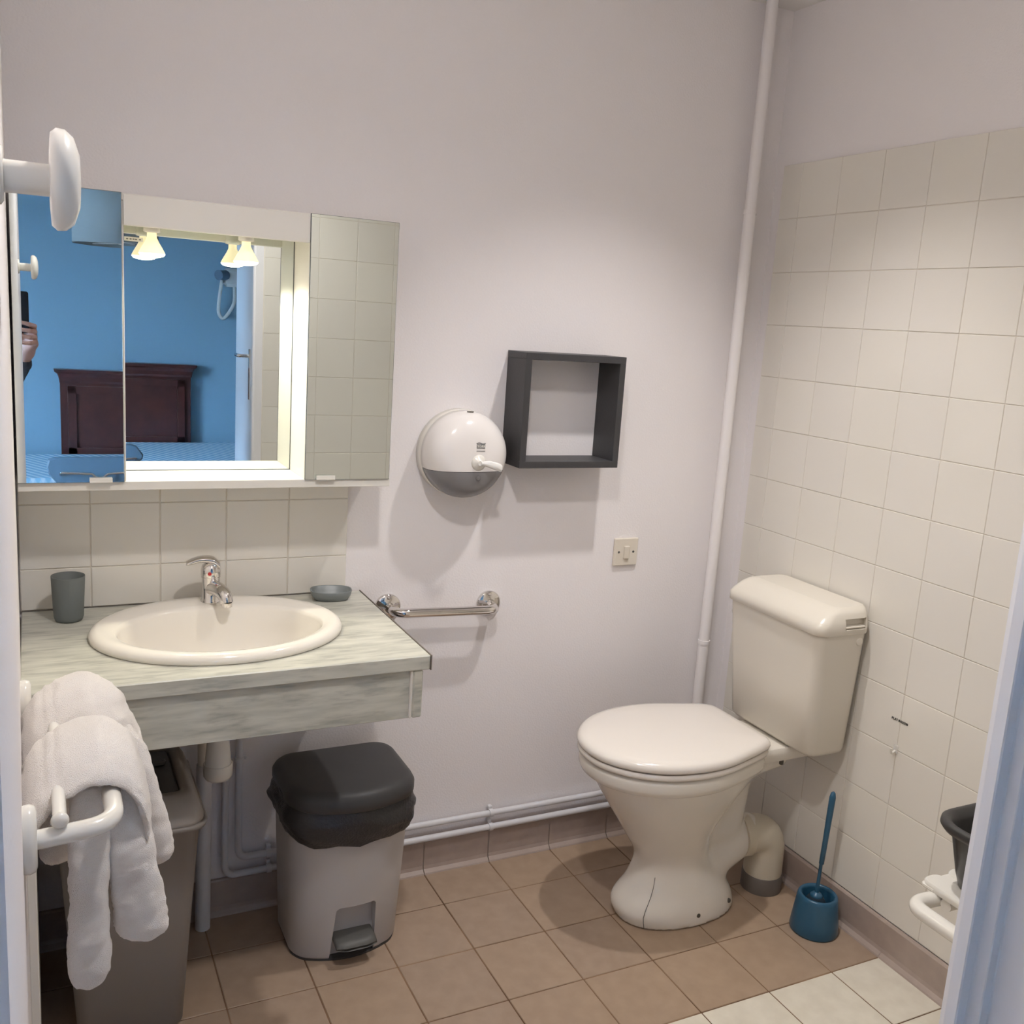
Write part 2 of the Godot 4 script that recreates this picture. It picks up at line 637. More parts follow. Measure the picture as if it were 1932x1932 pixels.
	lw.loft([PackedVector3Array([Vector3(-0.14, -0.1, -0.01), Vector3(xa, -0.1, -0.01), Vector3(xb, -0.1, 1.95), Vector3(-0.14, -0.1, 1.95)]), PackedVector3Array([Vector3(-0.14, CEIL + 0.1, -0.01), Vector3(xa, CEIL + 0.1, -0.01), Vector3(xb, CEIL + 0.1, 1.95), Vector3(-0.14, CEIL + 0.1, 1.95)])], -1)
	solo("wall_left", lw.mesh(), M.paint, "white painted left wall seen at a grazing angle, carrying the towel rail", "wall", Vector3.ZERO, "", "structure")
	slab("ceiling", Vector3(-0.14, CEIL, -0.11), Vector3(W + 0.11, CEIL + 0.1, 1.86), M.ceiling, "white bathroom ceiling over the tiled right wall", "ceiling")
	# tiled skirting with a small cove, jointed in line with the floor
	var prof := [Vector2(0.0, 0.0), Vector2(0.024, 0.0), Vector2(0.022, 0.004), Vector2(0.013, 0.012), Vector2(0.011, 0.022), Vector2(0.011, 0.093), Vector2(0.008, 0.097), Vector2(0.0, 0.097)]
	var bb := thing("baseboard_back", "brown tiled skirting along the foot of the back wall", "skirting", Vector3.ZERO, "", "structure")
	for i in range(-6, 4):
		var x0 := maxf(FX + FT * i + 0.0009, -0.034)
		var x1 := minf(FX + FT * (i + 1) - 0.0009, W - 0.014)
		part("skirting_tile", skirt_mesh(prof, x1 - x0), M.skirt, bb, Vector3(x0, 0, -0.009))
	var br := thing("baseboard_right", "brown tiled skirting along the foot of the tiled right wall", "skirting", Vector3.ZERO, "", "structure")
	for j in range(-1, 8):
		var z0 := maxf(FZ + FT * j + 0.0003, 0.016)
		var z1 := minf(FZ + FT * (j + 1) - 0.0003, 1.76)
		if z1 - z0 < 0.02:
			continue
		var o := part("skirting_tile", skirt_mesh(prof, z1 - z0), M.skirt, br, Vector3(W - 0.0005, 0, z0))
		o.rotation.y = -PI / 2

# profile (out from the wall, up) drawn along +x, wall behind
func skirt_mesh(prof: Array, length: float) -> ArrayMesh:
	var rings := []
	for x in [0.0, length]:
		var r := PackedVector3Array()
		for p: Vector2 in prof:
			r.append(Vector3(x, p.y, p.x))
		rings.append(r)
	var b := MB.new()
	b.loft(rings, -1, false, false)
	return b.mesh()

func bedroom_shell() -> void:
	slab("floor_bedroom", Vector3(-2.5, -0.1, 1.86), Vector3(2.7, 0.0, 5.3), M.bed_floor, "wooden bedroom floor behind the doorway", "floor")
	slab("ceiling_bedroom", Vector3(-2.5, CEIL, 1.86), Vector3(2.7, CEIL + 0.1, 5.3), M.ceiling, "white bedroom ceiling", "ceiling")
	slab("wall_bedroom_far", Vector3(-2.5, -0.1, 5.1), Vector3(2.7, CEIL + 0.1, 5.3), M.blue_wall, "plain blue bedroom wall seen in the mirror", "wall")
	slab("wall_bedroom_right", Vector3(2.6, -0.1, 1.86), Vector3(2.7, CEIL + 0.1, 5.1), M.paint, "white bedroom wall on the right of the doorway", "wall")
	slab("wall_bedroom_return", Vector3(-0.2, -0.1, 1.862), Vector3(-0.055, CEIL, 2.26), M.paint, "short white wall return left of the doorway, in the bedroom", "wall")
	# left bedroom wall with the window opening z 2.0..3.0, y 0.6..2.2
	var wl := thing("wall_bedroom_left", "white bedroom wall with the daylight window", "wall", Vector3.ZERO, "", "structure")
	part("wall_panel", bx(Vector3(-2.45, 0.25, 3.48), Vector3(0.1, 0.7, 3.24), 0.0005), M.paint, wl)
	part("wall_panel", bx(Vector3(-2.45, 2.385, 3.48), Vector3(0.1, 0.37, 3.24), 0.0005), M.paint, wl)
	part("wall_panel", bx(Vector3(-2.45, 1.4, 1.93), Vector3(0.1, 1.6, 0.14), 0.0005), M.paint, wl)
	part("wall_panel", bx(Vector3(-2.45, 1.4, 4.05), Vector3(0.1, 1.6, 2.1), 0.0005), M.paint, wl)
	var wi := thing("window_1", "bedroom window letting in daylight", "window", Vector3(-2.45, 0.6, 2.5), "", "structure")
	part("window_frame", bx(Vector3(0, 0.02, 0), Vector3(0.06, 0.05, 1.0), 0.004), M.white_gloss, wi)
	part("window_frame", bx(Vector3(0, 1.58, 0), Vector3(0.06, 0.05, 1.0), 0.004), M.white_gloss, wi)
	for z in [-0.475, 0.0, 0.475]:
		part("window_frame", bx(Vector3(0, 0.8, z), Vector3(0.06, 1.52, 0.05), 0.004), M.white_gloss, wi)
	for z in [-0.2375, 0.2375]:
		part("pane", bx(Vector3(0, 0.8, z), Vector3(0.004, 1.51, 0.424), 0.0005), M.glass, wi)

# ------------------------------------------------------------------ lamps
func ceiling_lights() -> void:
	var t := thing("ceiling_lamp", "recessed ceiling downlight over the toilet side", "lamp", Vector3(1.37, CEIL, 0.62), "ceiling lamps of the bathroom")
	var b := MB.new()
	b.lathe([Vector2(0.032, -0.001), Vector2(0.046, -0.001), Vector2(0.046, -0.006), Vector2(0.041, -0.01), Vector2(0.033, -0.008)], 32)
	part("lamp_ring", b.mesh(), M.white_matt, t)
	var g := MB.new()
	g.lathe([Vector2(0.031, -0.002), Vector2(0.031, -0.009), Vector2(0.02, -0.011), Vector2(0.002, -0.012)], 28)
	part("bulb", g.mesh(), M.bulb_face, t)
	spot(Vector3(0, -0.02, 0), srgb(255, 251, 249), 1.12, 0.028, 50.0, 1.0, "ceiling_spot_light", t)
	var o := thing("ceiling_lamp", "opal globe ceiling lamp near the doorway", "lamp", Vector3(0.52, CEIL, 1.25), "ceiling lamps of the bathroom")
	var c := MB.new()
	c.lathe([Vector2(0.055, -0.001), Vector2(0.055, -0.018), Vector2(0.03, -0.024)], 28)
	part("lamp_base", c.mesh(), M.white_matt, o)
	var h := MB.new()
	h.ball(Vector3(0, -0.075, 0), Vector3(0.058, 0.055, 0.058), 14)
	part("globe_bulb", h.mesh(), M.globe, o)
	var l := OmniLight3D.new()
	l.name = "ceiling_globe_light"
	o.add_child(l)
	l.position = Vector3(0, -0.075, 0)
	l.light_color = srgb(255, 251, 249)
	l.light_energy = 0.085
	l.light_size = 0.045
	l.omni_range = 10.0
	l.omni_attenuation = 2.0
	l.shadow_enabled = true
	spot(Vector3(0, -0.075, 0), srgb(255, 251, 249), 0.8, 0.045, 76.0, 1.0, "ceiling_globe_spot_light", o)

func spot(at: Vector3, c: Color, energy: float, size: float, angle: float, soft: float, called: String, parent: Node3D) -> void:
	var sp := SpotLight3D.new()
	sp.name = called
	parent.add_child(sp, true)
	sp.position = at
	sp.rotation.x = -PI / 2
	sp.light_color = c
	sp.light_energy = energy
	sp.light_size = size
	sp.spot_angle = angle
	sp.spot_angle_attenuation = soft
	sp.spot_range = 10.0
	sp.spot_attenuation = 2.0
	sp.shadow_enabled = true

# ------------------------------------------------------------------ mirror cabinet
func mirror_cabinet() -> void:
	var t := thing("mirror_cabinet", "white bathroom mirror cabinet with two mirrored doors and lit open middle", "cabinet")
	var x0 := -0.031
	var x1 := 0.762
	var zf := 0.158
	part("bottom_panel", bx(Vector3((x0 + x1) / 2, 1.1615, 0.0805), Vector3(x1 - x0, 0.019, 0.157), 0.001), M.white_matt, t)
	part("top_panel", bx(Vector3((x0 + x1) / 2, 1.752, 0.0805), Vector3(x1 - x0, 0.014, 0.157), 0.001), M.white_matt, t)
	for x in [x0 + 0.008, 0.168, 0.563, x1 - 0.008]:
		part("side_panel", bx(Vector3(x, 1.4575, 0.08), Vector3(0.014, 0.573, 0.154), 0.001), M.white_matt, t)
	part("back_panel", bx(Vector3((x0 + x1) / 2, 1.4575, 0.008), Vector3(x1 - x0 - 0.002, 0.57, 0.012), 0.001), M.white_matt, t)
	part("back_mirror", bx(Vector3(0.3655, 1.4575, 0.017), Vector3(0.381, 0.573, 0.005), 0.0006), M.mirror, t, Vector3.ZERO, "large mirror at the back of the open middle")
	part("mirror_frame", frame_mesh(0.3815, 0.5735, 0.0022, 0.0062), M.mirror_edge, t, Vector3(0.3655, 1.4575, 0.0172))
	part("fascia", bx(Vector3(0.3655, 1.7275, 0.154), Vector3(0.383, 0.0615, 0.012), 0.0015), M.white_matt, t)
	part("lamp_rail", bx(Vector3(0.3655, 1.738, 0.085), Vector3(0.375, 0.012, 0.05), 0.001), M.white_matt, t)
	for x in [0.47, 0.51]:
		part("rail_slot", bx(Vector3(x, 1.7315, 0.1), Vector3(0.05, 0.0015, 0.006), 0.0003), M.nail_dark, t)
	# sticker on the mirror
	var st := part("sticker", bx(Vector3(0.206, 1.678, 0.0202), Vector3(0.038, 0.009, 0.0012), 0.0002), M.tissue, t)
	for x in [0.193, 0.2, 0.206, 0.211, 0.219]:
		part("print", bx(Vector3(x, 1.678, 0.0209), Vector3(0.0042, 0.0026, 0.0004), 0.0001), M.print_grey, st)
	# doors: thin mirror sheets, the left one a little out of true
	for k in 2:
		var w := 0.201
		var piv := Vector3(0.07 if k == 0 else 0.6575, 1.465, zf + 0.004)
		var d := part("mirror_door", bx(Vector3.ZERO, Vector3(w, 0.588, 0.004), 0.0004), M.mirror, t, piv)
		part("door_edge", frame_mesh(w + 0.0012, 0.5892, 0.0022, 0.0052), M.mirror_edge, d, Vector3(0, 0, -0.0012))
		if k == 0:
			d.rotation = Vector3(deg_to_rad(-0.24), deg_to_rad(0.2), 0)
			d.position.z += 0.002
		var px := 0.055 if k == 0 else -0.054
		var cl := MB.new()
		cl.box(Vector3(px, -0.2925, 0.0035), Vector3(0.044, 0.003, 0.011), 0.0006)
		cl.box(Vector3(px, -0.288, 0.0078), Vector3(0.044, 0.009, 0.0018), 0.0004)
		part("finger_pull", cl.mesh(), M.white_gloss, d)
	# two reflector lamps under the top
	for x in [0.235, 0.43]:
		var so := MB.new()
		so.lathe([Vector2(0.0165, 1.732), Vector2(0.0165, 1.702), Vector2(0.0175, 1.7), Vector2(0.0175, 1.692), Vector2(0.011, 1.69)], 20)
		var lamp := part("lamp_socket", so.mesh(), M.white_gloss, t, Vector3(x, 0, 0.1))
		var bu := MB.new()
		bu.lathe([Vector2(0.0095, 1.69), Vector2(0.0098, 1.681), Vector2(0.014, 1.672), Vector2(0.0205, 1.661), Vector2(0.0262, 1.6505), Vector2(0.027, 1.6475)], 24)
		part("bulb", bu.mesh(), M.bulb, lamp)
		var fa := MB.new()
		fa.lathe([Vector2(0.0268, 1.6472), Vector2(0.023, 1.6428), Vector2(0.012, 1.6398), Vector2(0.002, 1.639)], 24)
		part("bulb_face", fa.mesh(), M.bulb_face, lamp)
		spot(Vector3(x, 1.632, 0.1), srgb(255, 248, 226), 0.115, 0.02, 80.0, 0.5, "cabinet_spot_light", t)

func frame_mesh(w: float, h: float, t: float, d: float) -> ArrayMesh:
	var b := MB.new()
	b.box(Vector3(0, h / 2 - t / 2, 0), Vector3(w, t, d), 0.0003)
	b.box(Vector3(0, -h / 2 + t / 2, 0), Vector3(w, t, d), 0.0003)
	b.box(Vector3(w / 2 - t / 2, 0, 0), Vector3(t, h, d), 0.0003)
	b.box(Vector3(-w / 2 + t / 2, 0, 0), Vector3(t, h, d), 0.0003)
	return b.mesh()

# ------------------------------------------------------------------ counter, basin, tap
func ering(c: Vector3, a: float, bz: float, e := 2.0, n := 64) -> PackedVector3Array:
	return sring(c, a, bz, e, n)

func counter_and_basin() -> void:
	var t := thing("wash_counter", "grey-green wood laminate wash counter with a deep front apron", "counter")
	# worktop with a cut-out for the basin
	var top := CSGCombiner3D.new()
	top.name = "worktop"
	t.add_child(top)
	var a := CSGMesh3D.new()
	a.mesh = bx(Vector3(0.357, 0.834, 0.256), Vector3(0.781, 0.032, 0.51), 0.002)
	a.material = M.laminate
	top.add_child(a)
	var hole := CSGCylinder3D.new()
	hole.operation = CSGShape3D.OPERATION_SUBTRACTION
	hole.radius = 1.0
	hole.height = 0.2
	hole.sides = 48
	hole.scale = Vector3(0.235, 1, 0.18)
	hole.position = Vector3(0.357, 0.834, 0.25)
	hole.material = M.laminate
	top.add_child(hole)
	part("edge_trim", bx(Vector3(0.7488, 0.834, 0.256), Vector3(0.0026, 0.034, 0.514), 0.0006), M.pvc_grey, t)
	part("apron", bx(Vector3(0.345, 0.763, 0.492), Vector3(0.735, 0.108, 0.018), 0.001), M.laminate, t)
	part("corner_strip", bx(Vector3(0.7225, 0.764, 0.496), Vector3(0.022, 0.107, 0.026), 0.003), M.laminate, t)
	part("corner_joint", bx(Vector3(0.7085, 0.764, 0.497), Vector3(0.006, 0.107, 0.022), 0.002), M.white_matt, t)
	part("side_panel", bx(Vector3(-0.0245, 0.45, 0.3), Vector3(0.0165, 0.735, 0.39), 0.002), M.white_matt, t)
	# basin: drop-in oval
	var cz := 0.244
	var y := 0.85
	var b := MB.new()
	var rings := []
	rings.append(ering(Vector3(0.357, y - 0.001, cz), 0.262, 0.212))
	rings.append(ering(Vector3(0.357, y + 0.003, cz), 0.266, 0.216))
	rings.append(ering(Vector3(0.357, y + 0.012, cz), 0.2655, 0.2155))
	rings.append(ering(Vector3(0.357, y + 0.019, cz), 0.260, 0.210))
	rings.append(ering(Vector3(0.357, y + 0.0225, cz), 0.251, 0.201))
	rings.append(ering(Vector3(0.357, y + 0.0225, cz + 0.006), 0.240, 0.190))
	rings.append(ering(Vector3(0.357, y + 0.0215, cz + 0.026), 0.2185, 0.163))
	rings.append(ering(Vector3(0.357, y + 0.0192, cz + 0.030), 0.2145, 0.158))
	rings.append(ering(Vector3(0.357, y + 0.012, cz + 0.032), 0.2118, 0.155))
	rings.append(ering(Vector3(0.357, y - 0.02, cz + 0.032), 0.202, 0.146, 2.15))
	rings.append(ering(Vector3(0.357, y - 0.06, cz + 0.03), 0.185, 0.131, 2.2))
	rings.append(ering(Vector3(0.357, y - 0.095, cz + 0.026), 0.155, 0.108, 2.2))
	rings.append(ering(Vector3(0.357, y - 0.12, cz + 0.02), 0.11, 0.078, 2.1))
	rings.append(ering(Vector3(0.357, y - 0.131, cz + 0.015), 0.06, 0.045))
	rings.append(ering(Vector3(0.357, y - 0.134, cz + 0.012), 0.024, 0.024))
	# underside
	rings.append(ering(Vector3(0.357, y - 0.146, cz + 0.012), 0.026, 0.026))
	rings.append(ering(Vector3(0.357, y - 0.142, cz + 0.015), 0.066, 0.05))
	rings.append(ering(Vector3(0.357, y - 0.105, cz + 0.026), 0.167, 0.119, 2.2))
	rings.append(ering(Vector3(0.357, y - 0.02, cz + 0.03), 0.214, 0.157, 2.15))
	rings.append(ering(Vector3(0.357, y - 0.001, cz + 0.02), 0.222, 0.168))
	rings.append(rings[0])
	b.loft(rings, 1, false, false)
	var s := thing("washbasin", "white oval drop-in washbasin set in the counter", "basin")
	part("bowl", b.mesh(), M.ceramic, s)
	var dr := MB.new()
	dr.lathe([Vector2(0.021, 0), Vector2(0.021, 0.003), Vector2(0.016, 0.004), Vector2(0.014, 0.008), Vector2(0.004, 0.009)], 24)
	part("drain_plug", dr.mesh(), M.chrome, s, Vector3(0.357, y - 0.1335, cz + 0.012))
	# mixer tap
	var f := thing("mixer_tap", "chrome single lever mixer tap at the back of the basin", "tap", Vector3(0.362, y + 0.0222, 0.083))
	var bd := MB.new()
	bd.lathe([Vector2(0.0225, 0), Vector2(0.0225, 0.004), Vector2(0.0205, 0.006), Vector2(0.02, 0.055), Vector2(0.0215, 0.058), Vector2(0.0215, 0.06)], 32)
	part("body", bd.mesh(), M.chrome, f)
	var sp := MB.new()
	var pth := curve([Vector3(0.0, 0.03, 0.0), Vector3(0.008, 0.036, 0.025), Vector3(0.016, 0.035, 0.05), Vector3(0.022, 0.027, 0.066), Vector3(0.024, 0.014, 0.072)], 6)
	var rr := []
	for i in pth.size():
		rr.append(lerpf(0.0185, 0.0145, float(i) / (pth.size() - 1)))
	sp.tube(pth, rr, 20)
	part("spout", sp.mesh(), M.chrome, f)
	var ae := MB.new()
	ae.lathe([Vector2(0.0115, 0.014), Vector2(0.0118, 0.004), Vector2(0.01, 0.003)], 20)
	part("aerator", ae.mesh(), M.chrome, f, Vector3(0.0242, 0.002, 0.0725))
	var cp := MB.new()
	cp.lathe([Vector2(0.021, 0.06), Vector2(0.0225, 0.064), Vector2(0.0225, 0.076), Vector2(0.02, 0.086), Vector2(0.013, 0.093), Vector2(0.002, 0.095)], 32)
	part("cartridge_cap", cp.mesh(), M.chrome, f)
	var lv := MB.new()
	var lr := []
	var lp := curve([Vector3(0.02, 0.083, 0), Vector3(0.004, 0.098, 0), Vector3(-0.024, 0.102, 0.002), Vector3(-0.046, 0.097, 0.004), Vector3(-0.056, 0.094, 0.005)], 5)
	for i in lp.size():
		var u := float(i) / (lp.size() - 1)
		var hw := lerpf(0.021, 0.011, u) * (0.35 if i == 0 or i == lp.size() - 1 else 1.0)
		var ht := lerpf(0.011, 0.0045, u)
		var r := PackedVector3Array()
		for j in 16:
			var q := TAU * j / 16
			r.append(lp[i] + Vector3(0, ht * sin(q), hw * cos(q)))
		lr.append(r)
	lv.loft(lr)
	part("lever", lv.mesh(), M.chrome, f)
	var ind := MB.new()
	ind.lathe([Vector2(0.0042, 0), Vector2(0.0042, 0.0018), Vector2(0.003, 0.0022)], 14, Transform3D(Basis(Vector3.RIGHT, PI / 2), Vector3(-0.006, 0.071, 0.0212)))
	part("hot_mark", ind.mesh(), M.red, f, Vector3.ZERO, "small red hot-water mark")
	# tumbler
	var cup := MB.new()
	cup.lathe([Vector2(0.024, 0.0), Vector2(0.028, 0.002), Vector2(0.0305, 0.01), Vector2(0.0345, 0.1), Vector2(0.0343, 0.1015), Vector2(0.0325, 0.101), Vector2(0.0285, 0.012), Vector2(0.02, 0.006)], 40)
	solo("tumbler", cup.mesh(), M.grey_matt, "dark grey plastic tumbler standing on the left end of the counter", "cup", Vector3(0.06, 0.85, 0.085))
	# soap dish
	var di := MB.new()
	var dr2 := []
	for p in [[0.0, 0.036, 0.024], [0.001, 0.041, 0.028], [0.012, 0.0485, 0.034], [0.024, 0.0515, 0.037], [0.0255, 0.051, 0.0365], [0.0245, 0.0495, 0.035], [0.012, 0.045, 0.031], [0.004, 0.036, 0.024]]:
		dr2.append(sring(Vector3(0, p[0], 0), p[1], p[2], 2.6, 40, -0.18))
	di.loft(dr2)
	solo("soap_dish", di.mesh(), M.grey_dish, "grey oval soap dish at the back right corner of the counter", "soap dish", Vector3(0.656, 0.85, 0.058))

# ------------------------------------------------------------------ toilet
func seat_outline(scale: float, y: float, per := 5) -> PackedVector3Array:
	var half := [Vector3(1.238, 0, 0), Vector3(1.25, 0, 0.065), Vector3(1.295, 0, 0.128), Vector3(1.365, 0, 0.174), Vector3(1.455, 0, 0.195), Vector3(1.545, 0, 0.192), Vector3(1.63, 0, 0.168), Vector3(1.695, 0, 0.146), Vector3(1.722, 0, 0.132), Vector3(1.734, 0, 0.112), Vector3(1.737, 0, 0.06), Vector3(1.737, 0, 0)]
	var whole := half.duplicate()
	for i in range(half.size() - 2, 0, -1):
		whole.append(half[i] * Vector3(1, 1, -1))
	var n := whole.size()
	var out := PackedVector3Array()
	var c := Vector3(1.49, 0, 0)
	for i in n:
		var p0: Vector3 = whole[(i + n - 1) % n]
		var p1: Vector3 = whole[i]
		var p2: Vector3 = whole[(i + 1) % n]
		var p3: Vector3 = whole[(i + 2) % n]
		for j in per:
			var q: Vector3 = p1.cubic_interpolate(p2, p0, p3, float(j) / per)
			q = c + (q - c) * scale
			out.append(Vector3(q.x, y, q.z + 0.38))
	return out

const PAN := [
	[0.0, 1.384, 1.745, 0.114], [0.035, 1.372, 1.738, 0.112], [0.095, 1.412, 1.70, 0.094],
	[0.16, 1.434, 1.645, 0.084], [0.235, 1.396, 1.64, 0.101], [0.32, 1.342, 1.675, 0.134], [0.40, 1.293, 1.70, 0.163], [0.48, 1.258, 1.71, 0.176]]

func pan_field(p: Vector3) -> float:
	var z := p.z - 0.38
	var y := p.y
	var xf := table(PAN, y, 1)
	var xb := table(PAN, y, 2)
	var hw := table(PAN, y, 3)
	var hx := (xb - xf) / 2.0
	var k := pow(pow(absf(p.x - (xf + xb) / 2.0) / hx, 2.2) + pow(absf(z) / hw, 2.2), 1.0 / 2.2)
	var d := (k - 1.0) * minf(hx, hw)
	d = maxf(d, maxf(-y, y - 0.452))
	var q := Vector3(p.x, y, z)
	# neck behind the bowl, the web below it and the trapway
	var flat := Vector3(p.x, y, z * 0.62)
	var e := capsule(flat, Vector3(1.60, 0.405, 0), Vector3(1.83, 0.425, 0), 0.055, 0.048)
	e = smin(e, capsule(Vector3(p.x, y, z * 1.35), Vector3(1.71, 0.38, 0), Vector3(1.705, 0.22, 0), 0.07, 0.062), 0.04)
	d = smin(d, e, 0.07)
	var tr := minf(capsule(q, Vector3(1.60, 0.05, 0), Vector3(1.69, 0.13, 0), 0.06, 0.058), capsule(q, Vector3(1.69, 0.13, 0), Vector3(1.79, 0.178, 0), 0.058, 0.054))
	d = smin(d, tr, 0.018)
	return maxf(d, -y)

func toilet() -> void:
	var t := thing("toilet", "white close-coupled toilet with a closed lid in the corner", "toilet")
	var b := MB.new()
	nets(pan_field, Vector3(1.235, -0.012, 0.17), Vector3(1.9, 0.475, 0.59), 0.0085, b)
	# rim band and cistern shelf
	var rim := []
	for p in [[0.90, 0.425], [0.945, 0.433], [0.965, 0.445], [0.967, 0.462], [0.955, 0.471], [0.92, 0.474]]:
		rim.append(seat_outline(p[0], p[1]))
	b.loft(rim)
	var sh := []
	for p in [[0.435, 0.93], [0.447, 1.0], [0.468, 1.0], [0.474, 0.97]]:
		sh.append(rring(Vector3(1.795, p[0], 0.385), 0.135 * p[1], 0.098 * p[1], 0.03))
	b.loft(sh)
	part("pan", b.mesh(), M.ceramic, t)
	var se := MB.new()
	var sr := []
	for p in [[0.95, 0.4765], [0.985, 0.479], [0.992, 0.484], [0.99, 0.490], [0.975, 0.4935]]:
		sr.append(seat_outline(p[0], p[1]))
	se.loft(sr)
	part("seat", se.mesh(), M.plastic_seat, t)
	var li := MB.new()
	var lr := []
	for p in [[0.965, 0.4965], [0.995, 0.499], [1.004, 0.504], [1.0, 0.511], [0.985, 0.517], [0.955, 0.5215], [0.88, 0.5245], [0.7, 0.5275], [0.4, 0.529], [0.1, 0.5295]]:
		lr.append(seat_outline(p[0], p[1]))
	li.loft(lr, 1, true, true, 1)
	part("lid", li.mesh(), M.plastic_seat, t)
	for z in [-0.075, 0.075]:
		var h := MB.new()
		h.tube([Vector3(1.742, 0.494, 0.38 + z - 0.022), Vector3(1.742, 0.494, 0.38 + z + 0.022)], 0.012, 14)
		h.box(Vector3(1.747, 0.483, 0.38 + z), Vector3(0.024, 0.018, 0.03), 0.003)
		part("hinge", h.mesh(), M.plastic_seat, t)
	for x in [1.565, 1.688]:
		for s in [-1.0, 1.0]:
			var k := MB.new()
			var xf := Transform3D(Basis(Vector3.RIGHT, s * PI / 2.6), Vector3(x, 0.032, 0.38 + s * (0.109 if x < 1.6 else 0.082)))
			k.lathe([Vector2(0.0065, -0.006), Vector2(0.0065, 0.003), Vector2(0.0045, 0.0045), Vector2(0.001, 0.005)], 12, xf)
			part("floor_screw", k.mesh(), M.nail_dark, t, Vector3.ZERO, "dark screw head in the toilet foot")
	var cr0 := []
	for i in 9:
		var yy := lerpf(0.006, 0.135, i / 8.0)
		var dirn := Vector3(-0.87, 0, 0.49 - 0.012 * sin(i * 0.8)).normalized()
		var dist := 0.02
		while dist < 0.3 and pan_field(Vector3(1.55, yy, 0.38) + dirn * dist) < 0.0:
			dist += 0.002
		cr0.append(Vector3(1.55, yy, 0.38) + dirn * (dist - 0.0005))
	var ck := MB.new()
	ck.tube(cr0, 0.0008, 6)
	part("crack", ck.mesh(), M.nail_dark, t, Vector3.ZERO, "dark hairline crack in the toilet foot")
	# cistern body: front towards -x, tapering down
	var c := MB.new()
	var cr := []
	for p in [[0.474, 0.058, 0.150, 0.02], [0.480, 0.066, 0.158, 0.026], [0.492, 0.0715, 0.165, 0.03], [0.66, 0.0785, 0.1755, 0.03], [0.822, 0.085, 0.185, 0.03]]:
		cr.append(rring(Vector3(1.947 - p[1], p[0], 0.40), p[1], p[2], p[3], 7))
	c.loft(cr)
	part("cistern", c.mesh(), M.cistern, t)
	# cistern lid: a chamfered cap with the flush recess at the near end
	var lb := MB.new()
	var lc := []
	for p in [[0.8225, 0.087, 0.188, 0.0, 0.03], [0.826, 0.090, 0.1905, 0.0, 0.032], [0.847, 0.090, 0.1905, 0.0, 0.032], [0.858, 0.0855, 0.188, 0.003, 0.032], [0.876, 0.0745, 0.180, 0.013, 0.03], [0.886, 0.064, 0.172, 0.02, 0.027], [0.8895, 0.052, 0.16, 0.026, 0.02]]:
		lc.append(rring(Vector3(1.949 - p[1], p[0], 0.40), p[1], p[2], p[4], 7))
	lb.loft(lc)
	var lid := CSGCombiner3D.new()
	lid.name = "cistern_lid"
	t.add_child(lid)
	var lm := CSGMesh3D.new()
	lm.mesh = lb.mesh()
	lm.material = M.cistern
	lid.add_child(lm)
	var rec := CSGBox3D.new()
	rec.operation = CSGShape3D.OPERATION_SUBTRACTION
	rec.size = Vector3(0.075, 0.028, 0.03)
	rec.position = Vector3(1.892, 0.851, 0.588)
	rec.material = M.cistern
	lid.add_child(rec)
	part("flush_lever", bx(Vector3(1.892, 0.842, 0.5775), Vector3(0.07, 0.006, 0.02), 0.002), M.cistern, t)
	var ca := MB.new()
	ca.lathe([Vector2(0.011, -0.004), Vector2(0.011, 0.0016), Vector2(0.009, 0.0024)], 20, Transform3D(Basis(Vector3.RIGHT, PI / 2), Vector3(1.915, 0.80, 0.5838)))
	part("inlet_cap", ca.mesh(), M.cistern, t)
	var iv := MB.new()
	iv.tube([Vector3(1.83, 0.775, 0.222), Vector3(1.83, 0.775, 0.185)], 0.009, 12)
	iv.tube([Vector3(1.83, 0.775, 0.198), Vector3(1.83, 0.775, 0.188)], 0.013, 8)
	part("inlet_valve", iv.mesh(), M.white_gloss, t)
	var hw := MB.new()
	hw.lathe([Vector2(0.006, 0), Vector2(0.006, -0.014), Vector2(0.003, -0.016)], 10)
	part("fixing_bolt", hw.mesh(), M.nail_dark, t, Vector3(1.81, 0.436, 0.47))

func soil_pipe() -> void:
	var t := thing("soil_pipe", "cream plastic waste elbow behind the toilet running into the floor", "pipe")
	var b := MB.new()
	b.tube(bent([Vector3(1.775, 0.172, 0.385), Vector3(1.862, 0.172, 0.392), Vector3(1.862, 0.03, 0.395)], 0.05, 12), 0.0545, 28)
	part("elbow", b.mesh(), M.pvc_cream, t)
	var s := MB.new()
	s.tube([Vector3(1.768, 0.172, 0.384), Vector3(1.792, 0.172, 0.387)], 0.0595, 28)
	part("socket", s.mesh(), M.pvc_cream, t)
	var c := MB.new()
	c.lathe([Vector2(0.058, 0.0), Vector2(0.058, 0.046), Vector2(0.0555, 0.049)], 28, Transform3D(Basis.IDENTITY, Vector3(1.862, 0, 0.395)))
	part("floor_collar", c.mesh(), M.pvc_grey, t, Vector3.ZERO, "grey collar at the floor")

